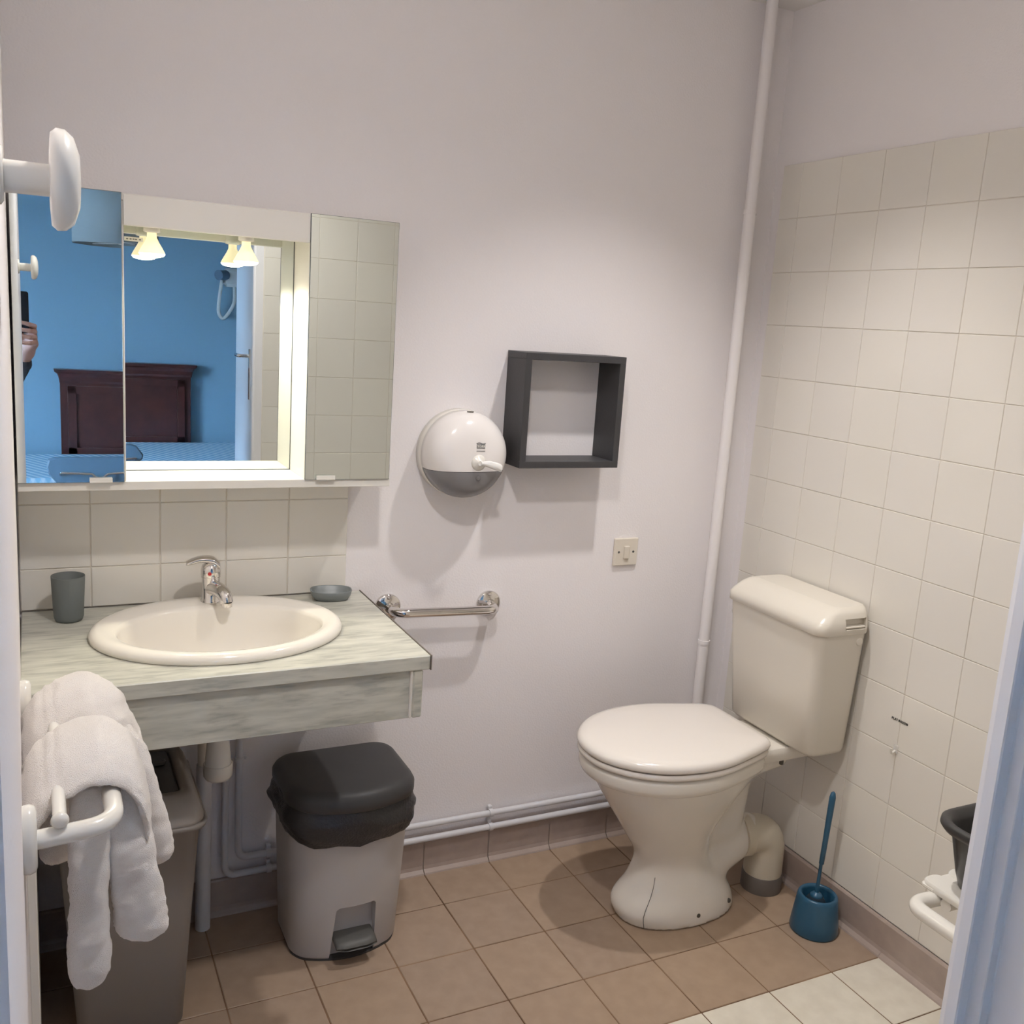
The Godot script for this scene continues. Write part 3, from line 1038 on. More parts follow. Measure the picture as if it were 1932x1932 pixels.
# ------------------------------------------------------------------ bins
func dring(y: float, hx: float, zb: float, zf: float, bulge: float, rad: float) -> PackedVector3Array:
	# a rectangle with rounded corners whose front (+z) bows out
	var r := PackedVector3Array()
	for p in rring(Vector3(0, y, (zb + zf) / 2), hx, (zf - zb) / 2, rad, 7):
		var u := clampf((p.z - zb) / (zf - zb), 0, 1)
		r.append(p + Vector3(0, 0, bulge * u * u * (1.0 - pow(p.x / hx, 2.0))))
	# extra points along the front edge so that the bow is smooth
	var out := PackedVector3Array()
	for i in r.size():
		var a := r[i]
		var b := r[(i + 1) % r.size()]
		out.append(a)
		if a.distance_to(b) > 0.1:
			for k in range(1, 8):
				var m := a.lerp(b, k / 8.0)
				if a.z > (zb + zf) / 2 and absf(a.z - b.z) < 0.02:
					var base := zf
					m.z = base + bulge * (1.0 - pow(m.x / hx, 2.0))
				out.append(m)
	return out

func pedal_bin() -> void:
	var t := thing("pedal_bin", "light grey pedal bin with dark lid and black liner", "bin", Vector3(0.667, 0, 0.008))
	var b := MB.new()
	var rings := []
	for p in [[0.004, 0.131, 0.066, 0.236, 0.03], [0.012, 0.136, 0.062, 0.24, 0.035], [0.2, 0.1435, 0.058, 0.256, 0.04], [0.375, 0.150, 0.054, 0.270, 0.045]]:
		rings.append(dring(p[0], p[1], p[2], p[3], 0.045, p[4]))
	b.loft(rings)
	var body := CSGCombiner3D.new()
	body.name = "body"
	t.add_child(body)
	var bm := CSGMesh3D.new()
	bm.mesh = b.mesh()
	bm.material = M.bin_grey
	body.add_child(bm)
	var cut := CSGPolygon3D.new()
	cut.operation = CSGShape3D.OPERATION_SUBTRACTION
	cut.polygon = PackedVector2Array([Vector2(-0.066, -0.02), Vector2(0.050, -0.02), Vector2(0.047, 0.142), Vector2(0.041, 0.149), Vector2(-0.045, 0.149), Vector2(-0.053, 0.142)])
	cut.depth = 0.1
	cut.position = Vector3(0.01, 0, 0.36)
	cut.material = M.bin_grey
	body.add_child(cut)
	part("foot", _foot_mesh(), M.bin_dark, t)
	var pe := MB.new()
	var pr := []
	for p in [[0.25, 0.062, 0.004], [0.29, 0.06, 0.009], [0.312, 0.057, 0.011], [0.322, 0.054, 0.009], [0.327, 0.0525, 0.004]]:
		var r := PackedVector3Array()
		for j in 24:
			var a := TAU * (j + 0.5) / 24
			var cx := signf(cos(a)) * pow(absf(cos(a)), 0.35)
			var sy := signf(sin(a)) * pow(absf(sin(a)), 0.6)
			r.append(Vector3(0.004 + 0.051 * cx, p[1] + p[2] * sy, p[0] - 0.012 * cx * cx))
		pr.append(r)
	pe.loft(pr)
	part("pedal", pe.mesh(), M.pedal, t)
	# liner showing under the lid
	var lb := MB.new()
	var lr := []
	var rng := RandomNumberGenerator.new()
	rng.seed = 77
	var fn := FastNoiseLite.new()
	fn.seed = 3
	fn.frequency = 9.0
	for i in 11:
		var u := i / 10.0
		var y := lerpf(0.35, 0.425, u)
		var swell := 0.006 + 0.010 * sin(PI * clampf(u * 1.15, 0, 1))
		var r := dring(y, 0.1495 + swell, 0.054 - swell * 0.4, 0.270 + swell, 0.046, 0.05)
		for j in r.size():
			var q := r[j]
			var nn := fn.get_noise_3d(q.x, q.y * 6.0, q.z)
			var dirn := Vector3(q.x, 0, q.z - 0.17).normalized()
			r[j] = q + dirn * nn * 0.011 + Vector3(0, -0.012 * (1.0 - u) * (0.4 + fn.get_noise_2d(q.x * 1.5, q.z * 1.5)) - 0.02 * (1.0 - u) * clampf((q.z - 0.18) / 0.12, 0, 1), 0)
		lr.append(r)
	lb.loft(lr)
	part("liner", lb.mesh(), M.bag, t, Vector3.ZERO, "black plastic bin liner folded over the edge")
	var li := MB.new()
	var ld := []
	for p in [[0.414, 1.0, 0.0], [0.418, 1.03, 0.0], [0.437, 1.03, 0.0], [0.450, 0.985, 0.0], [0.4575, 0.93, 0.0], [0.4605, 0.85, 0.0], [0.464, 0.5, 0.0], [0.466, 0.1, 0.0]]:
		var r := dring(p[0], 0.154, 0.056, 0.278, 0.055, 0.045)
		for j in r.size():
			var q := r[j] - Vector3(0, 0, 0.175)
			r[j] = Vector3(q.x * p[1], q.y, q.z * p[1] + 0.175)
		ld.append(r)
	li.loft(ld, 1, true, true, 1)
	part("lid", li.mesh(), M.bin_dark, t)

func _foot_mesh() -> ArrayMesh:
	var b := MB.new()
	b.loft([dring(0.0, 0.133, 0.064, 0.238, 0.045, 0.032), dring(0.006, 0.134, 0.063, 0.239, 0.045, 0.033)], -1)
	return b.mesh()

func swing_bin() -> void:
	var t := thing("swing_bin", "tall grey swing-lid bin under the counter beside the left wall", "bin", Vector3(0.158, 0, 0.245))
	var b := MB.new()
	var rings := []
	for p in [[0.0, 0.100, 0.130, 0.02], [0.006, 0.105, 0.135, 0.025], [0.3, 0.124, 0.152, 0.03], [0.478, 0.137, 0.163, 0.035], [0.479, 0.150, 0.174, 0.04], [0.488, 0.152, 0.176, 0.04], [0.490, 0.148, 0.172, 0.04]]:
		rings.append(rring(Vector3(0, p[0], 0), p[1], p[2], p[3], 7))
	b.loft(rings)
	part("body", b.mesh(), M.big_bin, t)
	# lid: a sloping collar with a sunk flap
	var l := MB.new()
	var lr := []
	for p in [[0.4905, 0.145, 0.169, 0.04, 0.0], [0.498, 0.1455, 0.1695, 0.04, 0.0], [0.52, 0.138, 0.16, 0.04, -0.004], [0.538, 0.126, 0.146, 0.035, -0.008], [0.541, 0.118, 0.136, 0.03, -0.010], [0.537, 0.108, 0.116, 0.02, -0.016], [0.52, 0.104, 0.112, 0.018, -0.016]]:
		lr.append(rring(Vector3(0, p[0], p[4]), p[1], p[2], p[3], 7))
	l.loft(lr)
	part("lid", l.mesh(), M.big_lid, t)
	var f := MB.new()
	f.loft([rring(Vector3(0, 0.5205, -0.016), 0.1015, 0.1095, 0.015, 5), rring(Vector3(0, 0.528, -0.016), 0.1015, 0.1095, 0.015, 5), rring(Vector3(0, 0.531, -0.016), 0.098, 0.106, 0.013, 5)], 1)
	f.box(Vector3(0.03, 0.538, -0.05), Vector3(0.12, 0.014, 0.02), 0.004)
	part("flap", f.mesh(), M.big_flap, t, Vector3.ZERO, "dark swing flap sunk in the bin lid")

# ------------------------------------------------------------------ pipes
func pipes_under_sink() -> void:
	var t := thing("bottle_trap", "white plastic bottle trap hanging under the washbasin", "trap", Vector3(0.36, 0, 0.21))
	var b := MB.new()
	b.lathe([Vector2(0.019, 0.7035), Vector2(0.019, 0.60)], 20)
	part("tailpipe", b.mesh(), M.white_gloss, t)
	var n := MB.new()
	n.lathe([Vector2(0.024, 0.618), Vector2(0.026, 0.615), Vector2(0.026, 0.594), Vector2(0.025, 0.592)], 10)
	part("nut", n.mesh(), M.white_gloss, t)
	var c := MB.new()
	c.lathe([Vector2(0.0225, 0.594), Vector2(0.024, 0.588), Vector2(0.0285, 0.535), Vector2(0.029, 0.52)], 24)
	part("cup", c.mesh(), M.white_gloss, t)
	var n2 := MB.new()
	n2.lathe([Vector2(0.0315, 0.524), Vector2(0.0335, 0.521), Vector2(0.0325, 0.496), Vector2(0.028, 0.488), Vector2(0.012, 0.485)], 14)
	part("nut", n2.mesh(), M.white_gloss, t)
	var o := MB.new()
	o.tube(bent([Vector3(0, 0.575, 0), Vector3(-0.005, 0.575, -0.165), Vector3(-0.005, 0.44, -0.165)], 0.03, 6), 0.0155, 16)
	part("outlet", o.mesh(), M.white_gloss, t)
	var d := MB.new()
	d.tube([Vector3(0.355, 0.445, 0.045), Vector3(0.353, 0.0, 0.045)], 0.0185, 18)
	solo("drain_pipe", d.mesh(), M.pipe_white, "thick white drain pipe running down the wall to the floor between the bins", "pipe")
	# two water pipes: down the wall under the basin, then along above the skirting
	var spec := [[0.446, 0.154, "upper of the two thin white water pipes along the back wall"], [0.412, 0.112, "lower of the two thin white water pipes just above the skirting"]]
	for s in spec:
		var w := thing("water_pipe", s[2], "pipe", Vector3.ZERO, "painted water pipes on the back wall")
		var p := MB.new()
		var z := 0.008 if s[1] > 0.13 else 0.011
		p.tube(bent([Vector3(s[0], 0.70, z), Vector3(s[0], s[1], z), Vector3(1.90, s[1], z)], 0.03, 6), 0.0088, 14)
		part("tube", p.mesh(), M.pipe_white, w)
		for x in [0.525, 1.166]:
			var k := MB.new()
			k.tube([Vector3(x - 0.006, s[1], z), Vector3(x + 0.006, s[1], z)], 0.0118, 14)
			k.box(Vector3(x, s[1] + 0.014, -0.002), Vector3(0.012, 0.012, 0.014), 0.002)
			part("clip", k.mesh(), M.pipe_white, w)
		var kv := MB.new()
		kv.tube([Vector3(s[0], 0.424, z), Vector3(s[0], 0.434, z)], 0.0115, 14)
		kv.box(Vector3(s[0] + 0.013, 0.43, 0.0), Vector3(0.014, 0.008, 0.016), 0.002)
		part("clip", kv.mesh(), M.pipe_white, w)

func riser_pipe() -> void:
	var t := thing("riser_pipe", "white painted vertical pipe in the corner right of the back wall", "pipe", Vector3(1.847, 0, 0.04))
	var b := MB.new()
	b.tube([Vector3(0, 0.1, 0), Vector3(0, CEIL, 0)], 0.0165, 20)
	part("tube", b.mesh(), M.paint, t)
	for y in [0.62, 1.9]:
		var k := MB.new()
		k.tube([Vector3(0, y, 0), Vector3(0, y + 0.012, 0)], 0.0185, 20)
		part("clip", k.mesh(), M.paint, t)

# ------------------------------------------------------------------ wall things
func box_shelf() -> void:
	var t := thing("box_shelf", "black open square box shelf mounted on the wall", "shelf", Vector3(1.287, 1.333, -0.01))
	var th := 0.018
	part("board", bx(Vector3(0, 0.15 - th / 2, 0.055), Vector3(0.302, th, 0.11), 0.0008), M.black_wood, t)
	part("board", bx(Vector3(0, -0.15 + th / 2, 0.055), Vector3(0.302, th, 0.11), 0.0008), M.black_wood, t)
	part("board", bx(Vector3(0.151 - th / 2, 0, 0.055), Vector3(th, 0.3 - 2 * th, 0.11), 0.0008), M.black_wood, t)
	part("board", bx(Vector3(-0.151 + th / 2, 0, 0.055), Vector3(th, 0.3 - 2 * th, 0.11), 0.0008), M.black_wood, t)

func drum_z(rho: float) -> float:
	var u := clampf(rho / 0.1135, 0, 1)
	return 0.058 + 0.062 * pow(maxf(1.0 - pow(u, 3.4), 0.0), 0.55)

func drum_piece(y0: float, y1: float, rows: int) -> ArrayMesh:
	# the drum between two heights: front surface over the disc, back flat on the wall
	var R := 0.1135
	var rings := []
	for i in rows + 1:
		var y := lerpf(y0, y1, float(i) / rows)
		var hx := sqrt(maxf(R * R - y * y, 1e-5))
		var r := PackedVector3Array()
		for j in 41:
			var u := -cos(PI * j / 40.0)
			var x := u * hx
			r.append(Vector3(x, y, drum_z(sqrt(x * x + y * y))))
		r.append(Vector3(hx, y, 0.0))
		r.append(Vector3(-hx, y, 0.0))
		rings.append(r)
	var b := MB.new()
	b.loft(rings, 1)
	return b.mesh()

func paper_dispenser() -> void:
	var t := thing("paper_dispenser", "round white toilet paper dispenser with a grey lower window", "dispenser", Vector3(1.003, 1.212, -0.01))
	part("cover", drum_piece(-0.036, 0.1134, 26), M.cover, t)
	part("window", drum_piece(-0.1134, -0.0372, 18), M.paper_grey, t, Vector3.ZERO, "smoky grey window of the dispenser")
	var bp := MB.new()
	bp.lathe([Vector2(0.112, 0.0), Vector2(0.1148, 0.003), Vector2(0.1148, 0.03), Vector2(0.1138, 0.034)], 64, Transform3D(Basis(Vector3.RIGHT, PI / 2), Vector3.ZERO))
	part("back_plate", bp.mesh(), M.white_gloss, t)
	var nz := MB.new()
	nz.lathe([Vector2(0.021, 0.112), Vector2(0.0205, 0.12), Vector2(0.016, 0.1235), Vector2(0.009, 0.128), Vector2(0.006, 0.131)], 28, Transform3D(Basis(Vector3.RIGHT, PI / 2), Vector3(0.012, -0.012, 0)))
	part("nozzle", nz.mesh(), M.white_gloss, t)
	var ti := MB.new()
	var fn := FastNoiseLite.new()
	fn.seed = 8
	fn.frequency = 60.0
	var tr := []
	for i in 12:
		var u := i / 11.0
		var c := Vector3(0.014 + 0.055 * u, -0.012 - 0.012 * u * u, 0.131 + 0.012 * sin(u * 2.4))
		var hw := lerpf(0.005, 0.010, smoothstep(0.0, 0.5, u)) * (0.75 if i == 11 else 1.0)
		var ht := lerpf(0.005, 0.0035, u)
		var r := PackedVector3Array()
		for j in 18:
			var a := TAU * j / 18
			var k := 1.0 + 0.35 * fn.get_noise_2d(cos(a) * 0.03 + u * 0.02, sin(a) * 0.03)
			r.append(c + Vector3(0, hw * k * cos(a), ht * k * sin(a)))
		tr.append(r)
	ti.loft(tr)
	part("paper_end", ti.mesh(), M.tissue, t, Vector3.ZERO, "twisted end of white paper hanging from the nozzle")
	part("lock_slot", bx(Vector3(0.003, 0.1122, 0.07), Vector3(0.018, 0.003, 0.006), 0.0012), M.nail_dark, t)
	var lg := MB.new()
	for i in 8:
		var x := lerpf(-0.011, 0.011, i / 7.0)
		lg.box(Vector3(0.016 + x, 0.0375 + 0.0014 * sin(i * 0.9), 0.1198), Vector3(0.0034, 0.0022, 0.0012), 0.0002)
	lg.box(Vector3(0.016, 0.018, 0.1202), Vector3(0.023, 0.0016, 0.0012), 0.0002)
	part("logo_bars", lg.mesh(), M.print_grey, t)
	part("logo_plate", bx(Vector3(0.016, 0.030, 0.1199), Vector3(0.023, 0.011, 0.0014), 0.0003), M.print_grey, t)
	var tx := text_mesh("TORK", 0.0062, 0.0006)
	part("logo_text", tx, M.white_gloss, t, Vector3(0.016, 0.0298, 0.1208))
	var bu := MB.new()
	bu.lathe([Vector2(0.0065, 0.112), Vector2(0.0065, 0.1195), Vector2(0.005, 0.121)], 18, Transform3D(Basis(Vector3.RIGHT, PI / 2), Vector3(0.014, -0.052, 0)))
	part("button", bu.mesh(), M.paper_grey, t)

func grab_bar() -> void:
	var t := thing("grab_bar", "chrome grab bar on the back wall beside the counter", "grab bar", Vector3(0, 0, -0.01))
	var a := Vector3(0.829, 0.797, 0)
	var c := Vector3(1.123, 0.787, 0)
	var b := MB.new()
	b.tube(bent([a, Vector3(a.x + 0.004, a.y, 0.066), Vector3(c.x - 0.004, c.y, 0.066), c], 0.035, 10), 0.0125, 20)
	part("bar", b.mesh(), M.chrome, t)
	for p in [a, c]:
		var f := MB.new()
		f.lathe([Vector2(0.036, 0.0), Vector2(0.036, 0.004), Vector2(0.033, 0.008), Vector2(0.022, 0.010), Vector2(0.015, 0.013)], 36, Transform3D(Basis(Vector3.RIGHT, PI / 2), p))
		var fl := part("flange", f.mesh(), M.chrome, t)
		for q in 3:
			var ang := PI / 2 + TAU * q / 3
			var s := MB.new()
			s.lathe([Vector2(0.0045, 0.0), Vector2(0.0042, 0.002), Vector2(0.001, 0.003)], 12, Transform3D(Basis(Vector3.RIGHT, PI / 2), p + Vector3(0.0255 * cos(ang), 0.0255 * sin(ang), 0.009)))
			part("screw", s.mesh(), M.chrome, fl)

func light_switch() -> void:
	var t := thing("light_switch", "square cream wall switch with a small rocker", "switch", Vector3(1.5585, 0.915, -0.01))
	var cream := mat(srgb(226, 217, 203), 0.35)
	part("plate", bx(Vector3(0, 0, 0.0045), Vector3(0.081, 0.082, 0.009), 0.002), cream, t)
	var r := part("rocker", bx(Vector3(0, 0, 0.0115), Vector3(0.018, 0.038, 0.008), 0.0015), cream, t)
	r.rotation.x = 0.05
	for x in [-0.025, 0.025]:
		var s := MB.new()
		s.lathe([Vector2(0.0034, 0.008), Vector2(0.0034, 0.0098), Vector2(0.002, 0.0101)], 12, Transform3D(Basis(Vector3.RIGHT, PI / 2), Vector3(x, 0, 0)))
		part("screw", s.mesh(), M.nail_dark, t)

# ------------------------------------------------------------------ towels
func wall_x(z: float) -> float:
	return lerpf(-0.0375, -0.0165, (z + 0.01) / 1.78)

func towel_rail_and_towels() -> void:
	# drawn at 5/6 size round its own origin, then set at its real size and place
	var real := 1.2
	var place := Vector3(0, -0.3108, -0.4676)
	var t := thing("towel_rail", "white looped towel rail fixed to the left wall", "towel rail", place)
	t.scale = Vector3.ONE * real
	var zn := 1.344
	var zr := 0.99
	var y := 1.018
	for z in [zn, zr]:
		var f := MB.new()
		var fr := []
		var x0 := wall_x(z * real + place.z) / real
		for p in [[0.0, 0.022, 0.036], [0.006, 0.023, 0.037], [0.011, 0.021, 0.035], [0.013, 0.016, 0.03]]:
			var r := PackedVector3Array()
			for j in 28:
				var a := TAU * j / 28
				r.append(Vector3(x0 + p[0], y + p[2] * sin(a), z + p[1] * cos(a)))
			fr.append(r)
		f.loft(fr)
		part("flange", f.mesh(), M.white_gloss, t)
	var lp := MB.new()
	lp.tube(bent([Vector3(wall_x(zn * real + place.z) / real + 0.008, y - 0.002, zn), Vector3(0.066, y + 0.004, zn), Vector3(0.068, y + 0.004, zr), Vector3(wall_x(zr * real + place.z) / real + 0.008, y - 0.002, zr)], 0.03, 8), 0.0098, 18)
	part("loop", lp.mesh(), M.white_gloss, t)
	var ib := MB.new()
	ib.tube([Vector3(0.014, y + 0.018, zr + 0.0), Vector3(0.014, y + 0.018, zn + 0.002)], 0.0068, 14)
	part("inner_bar", ib.mesh(), M.white_gloss, t)
	for z in [zn, zr]:
		var k := MB.new()
		k.ball(Vector3(0.014, y + 0.018, z + 0.004), Vector3(0.0088, 0.0088, 0.006), 8)
		k.box(Vector3(0.014, y + 0.008, z), Vector3(0.011, 0.02, 0.008), 0.002)
		part("bar_clip", k.mesh(), M.white_gloss, t)
	# two towels thrown over the bars
	for k in 2:
		var zc := 1.215 if k == 0 else 1.055
		var b := MB.new()
		var up := 0.006 if k == 0 else 0.006
		# saddle over the bars, from the wall end across to the drooping front end
		var path: Array
		if k == 0:
			path = curve([Vector3(-0.0155, 1.012, 0.0), Vector3(0.0, 1.038, 0.0), Vector3(0.026, 1.056, 0.0), Vector3(0.058, 1.062, 0.0), Vector3(0.084, 1.046, 0.0), Vector3(0.1, 1.008, 0.0), Vector3(0.104, 0.972, 0.0)], 8)
		else:
			path = curve([Vector3(-0.0165, 1.008, 0.0), Vector3(0.0, 1.038, 0.0), Vector3(0.026, 1.055, 0.0), Vector3(0.056, 1.06, 0.0), Vector3(0.084, 1.04, 0.0), Vector3(0.105, 1.0, 0.0), Vector3(0.115, 0.978, 0.0)], 8)
		var rings := []
		for i in path.size():
			var u := float(i) / (path.size() - 1)
			var tg: Vector3 = (path[mini(i + 1, path.size() - 1)] - path[maxi(i - 1, 0)]).normalized()
			var nm := Vector3(-tg.y, tg.x, 0)
			var hz := (0.082 if k == 0 else 0.066) * (1.0 - 0.25 * u * u)
			var th := 0.0095 + 0.003 * sin(u * 5.0)
			var e := minf(u, 1.0 - u)
			var soft := clampf((0.85 if u < 0.5 else 0.5) + e * 9.0, 0.0, 1.0)
			var droop := lerpf(0.03, 0.022, u)
			var r := PackedVector3Array()
			for j in 64:
				var a := TAU * (j + 0.5) / 64
				var cz := signf(cos(a)) * pow(absf(cos(a)), 0.7)
				var sy := signf(sin(a)) * pow(absf(sin(a)), 0.8)
				var p: Vector3 = path[i] + Vector3(0, up, zc) + nm * (th * soft * sy) + Vector3(0, -droop * cz * cz, hz * cz)
				# woven border bands near the wall end
				if (u > 0.2 and u < 0.235) or (u > 0.265 and u < 0.3):
					p -= nm * 0.0022 * sy
				r.append(p)
			rings.append(r)
		b.loft(rings, 1, true, true, 1)
		# hanging ends
		var tongues: Array
		if k == 0:
			tongues = [
				[[Vector3(0.044, 1.03, 0.045), Vector3(0.043, 0.95, 0.06), Vector3(0.042, 0.87, 0.062), Vector3(0.041, 0.79, 0.06)], 0.0215, 0.017],
				[[Vector3(0.072, 1.03, 0.02), Vector3(0.083, 0.96, 0.046), Vector3(0.094, 0.89, 0.05), Vector3(0.1, 0.828, 0.048)], 0.028, 0.019],
				[[Vector3(0.016, 1.02, -0.03), Vector3(0.013, 0.96, -0.05), Vector3(0.012, 0.885, -0.052)], 0.018, 0.014]]
		else:
			tongues = [
				[[Vector3(0.07, 1.035, 0.03), Vector3(0.098, 0.98, 0.045), Vector3(0.117, 0.905, 0.05), Vector3(0.13, 0.825, 0.045)], 0.026, 0.018],
				[[Vector3(0.045, 1.03, 0.02), Vector3(0.066, 0.99, 0.04), Vector3(0.078, 0.91, 0.035), Vector3(0.082, 0.85, 0.03)], 0.03, 0.016],
				[[Vector3(0.02, 1.02, -0.02), Vector3(0.012, 0.95, -0.03), Vector3(0.012, 0.83, -0.03)], 0.02, 0.014]]
		for tg in tongues:
			var tp := curve(tg[0], 18)
			var tr := []
			var n := tp.size()
			for i in n:
				var u := float(i) / (n - 1)
				var endw := sqrt(clampf(1.0 - pow(maxf(u - 0.86, 0.0) / 0.14, 2.0), 0.02, 1.0))
				var w: float = tg[1] * lerpf(0.8, 1.0, smoothstep(0.0, 0.35, u)) * endw * (1.0 + 0.05 * sin(u * 9.0))
				var d: float = tg[2] * endw
				var r := PackedVector3Array()
				for j in 40:
					var a := TAU * j / 40
					var ca := signf(cos(a)) * pow(absf(cos(a)), 0.8)
					r.append(tp[i] + Vector3(w * ca, 0, zc + d * sin(a)))
				tr.append(r)
			b.loft(tr, 1, true, true, 1)
		var fn := FastNoiseLite.new()
		fn.seed = 40 + k
		fn.frequency = 28.0
		var fine := FastNoiseLite.new()
		fine.seed = 50 + k
		fine.frequency = 120.0
		for i in b.v.size():
			var q := b.v[i]
			b.v[i] = q + Vector3(fn.get_noise_3dv(q), fn.get_noise_3dv(q + Vector3(9, 0, 0)), fn.get_noise_3dv(q + Vector3(0, 9, 0))) * 0.0032 + Vector3(fine.get_noise_3dv(q), fine.get_noise_3dv(q + Vector3(5, 0, 0)), fine.get_noise_3dv(q + Vector3(0, 5, 0))) * 0.0012
		var lab := "white terry towel on the near end of the rail, hanging lower" if k == 0 else "white terry towel on the far end of the rail beside the counter apron"
		var tw := solo("hand_towel", b.mesh(), M.terry, lab, "towel", place, "white towels on the rail")
		tw.scale = Vector3.ONE * real

func coat_hook() -> void:
	var z := 1.488
	var t := thing("coat_hook", "white plastic coat hook with a round disc end high on the left wall", "hook", Vector3(wall_x(z), 1.638, z))
	var r := Basis(Vector3.BACK, -PI / 2)
	var b := MB.new()
	b.lathe([Vector2(0.022, 0.0), Vector2(0.022, 0.003), Vector2(0.019, 0.005)], 24, Transform3D(r, Vector3.ZERO))
	part("base", b.mesh(), M.white_gloss, t)
	var p := MB.new()
	var pr := []
	for u in [0.0, 0.024, 0.04]:
		var ring := PackedVector3Array()
		for j in 24:
			var a := TAU * j / 24
			ring.append(Vector3(u, -0.001 + 0.0085 * sin(a) + 0.0035 * signf(sin(a)), 0.009 * cos(a)))
		pr.append(ring)
	p.loft(pr)
	part("post", p.mesh(), M.white_gloss, t)
	var d := MB.new()
	d.lathe([Vector2(0.02, 0.036), Vector2(0.034, 0.037), Vector2(0.0375, 0.041), Vector2(0.037, 0.047), Vector2(0.032, 0.053), Vector2(0.02, 0.057), Vector2(0.002, 0.058)], 40, Transform3D(r, Vector3.ZERO))
	part("disc", d.mesh(), M.white_gloss, t)

# ------------------------------------------------------------------ brush
func brush() -> void:
	var at := Vector3(1.862, 0, 0.612)
	var h := MB.new()
	h.lathe([Vector2(0.048, 0.0), Vector2(0.0625, 0.001), Vector2(0.064, 0.006), Vector2(0.0615, 0.03), Vector2(0.0535, 0.095), Vector2(0.0515, 0.103), Vector2(0.047, 0.107), Vector2(0.0425, 0.104), Vector2(0.0405, 0.097), Vector2(0.046, 0.02), Vector2(0.03, 0.008)], 48)
	solo("brush_holder", h.mesh(), M.blue_plastic, "blue tapered plastic toilet brush holder on the floor by the skirting", "brush holder", at)
	var t := thing("toilet_brush", "blue toilet brush standing in its holder, handle upright", "brush", at + Vector3(-0.006, 0.012, 0.0))
	var b := MB.new()
	var fn := FastNoiseLite.new()
	fn.seed = 2
	fn.frequency = 120.0
	var rr := []
	for i in 9:
		var u := i / 8.0
		var r := PackedVector3Array()
		for j in 28:
			var a := TAU * j / 28
			var rad := (0.034 * sin(PI * clampf(0.2 + u * 0.62, 0, 1))) * (1.0 + 0.12 * fn.get_noise_2d(cos(a), sin(a) + u))
			r.append(Vector3(rad * cos(a), lerpf(0.0, 0.088, u), rad * sin(a)))
		rr.append(r)
	b.loft(rr)
	part("bristles", b.mesh(), M.bristle, t)
	var g := MB.new()
	g.lathe([Vector2(0.0165, 0.087), Vector2(0.017, 0.090), Vector2(0.013, 0.095), Vector2(0.006, 0.099)], 20)
	part("collar", g.mesh(), M.blue_plastic, t)
	var hd := MB.new()
	var path := [Vector3(0, 0.08, 0), Vector3(0.001, 0.13, 0), Vector3(0.002, 0.18, 0), Vector3(0.003, 0.182, 0), Vector3(0.006, 0.25, 0), Vector3(0.009, 0.33, 0), Vector3(0.0105, 0.372, 0), Vector3(0.011, 0.384, 0), Vector3(0.0112, 0.388, 0)]
	hd.tube(path, [0.0055, 0.005, 0.0046, 0.0068, 0.0072, 0.0082, 0.0086, 0.006, 0.002], 14)
	part("handle", hd.mesh(), M.blue_plastic, t)

# ------------------------------------------------------------------ shower seat and tub
func shower_seat_and_tub() -> void:
	var t := thing("shower_seat", "white slatted fold-down shower seat on the tiled right wall", "shower seat")
	var y := 0.498
	var z0 := 1.12
	var z1 := 1.52
	# slats run along the wall
	var xs := [[1.592, 1.642], [1.662, 1.712], [1.732, 1.782], [1.802, 1.852]]
	for i in xs.size():
		var b := MB.new()
		var rings := []
		for p in [[-0.007, 0.92], [0.0, 1.0], [0.006, 1.0], [0.009, 0.94]]:
			rings.append(rring(Vector3((xs[i][0] + xs[i][1]) / 2, y + p[0], (z0 + z1) / 2), (xs[i][1] - xs[i][0]) / 2 * p[1], (z1 - z0) / 2 - 0.004 * (1.0 - p[1]) * 10.0, 0.018, 6))
		b.loft(rings)
		part("slat", b.mesh(), M.white_gloss, t)
	for z in [z0 + 0.02, z1 - 0.02]:
		var e := MB.new()
		e.box(Vector3(1.722, y - 0.002, z), Vector3(0.262, 0.014, 0.036), 0.005)
		part("end_bar", e.mesh(), M.white_gloss, t)
	var lp := MB.new()
	lp.tube(bent([Vector3(1.64, y - 0.022, z0 + 0.035), Vector3(1.535, y - 0.02, z0 + 0.03), Vector3(1.535, y - 0.02, z1 - 0.03), Vector3(1.64, y - 0.022, z1 - 0.035)], 0.035, 10), 0.0155, 20)
	part("front_loop", lp.mesh(), M.white_gloss, t)
	for z in [z0 + 0.06, z1 - 0.06]:
		var a := MB.new()
		a.tube(bent([Vector3(1.6, y - 0.02, z), Vector3(1.9, y - 0.02, z), Vector3(1.945, y - 0.02, z)], 0.02, 4), 0.0125, 14)
		part("bracket_arm", a.mesh(), M.white_gloss, t)
		part("wall_plate", bx(Vector3(W - 0.007, y - 0.02, z), Vector3(0.013, 0.12, 0.05), 0.004), M.white_gloss, t)
	var b := MB.new()
	var rings := []
	var c := Vector3(1.757, y + 0.01, 1.32)
	for p in [[0.0, 0.128, 0.160, 0.05], [0.003, 0.134, 0.166, 0.055], [0.03, 0.14, 0.172, 0.055], [0.118, 0.154, 0.186, 0.055], [0.119, 0.166, 0.198, 0.06], [0.128, 0.171, 0.203, 0.06], [0.138, 0.170, 0.202, 0.06], [0.142, 0.165, 0.197, 0.058], [0.139, 0.157, 0.189, 0.055], [0.12, 0.148, 0.18, 0.053], [0.02, 0.132, 0.164, 0.05], [0.008, 0.12, 0.152, 0.045]]:
		rings.append(rring(c + Vector3(0, p[0], 0), p[1], p[2], p[3], 8))
	b.loft(rings)
	solo("wash_tub", b.mesh(), M.tub, "dark grey plastic washing-up tub resting on the shower seat", "tub")

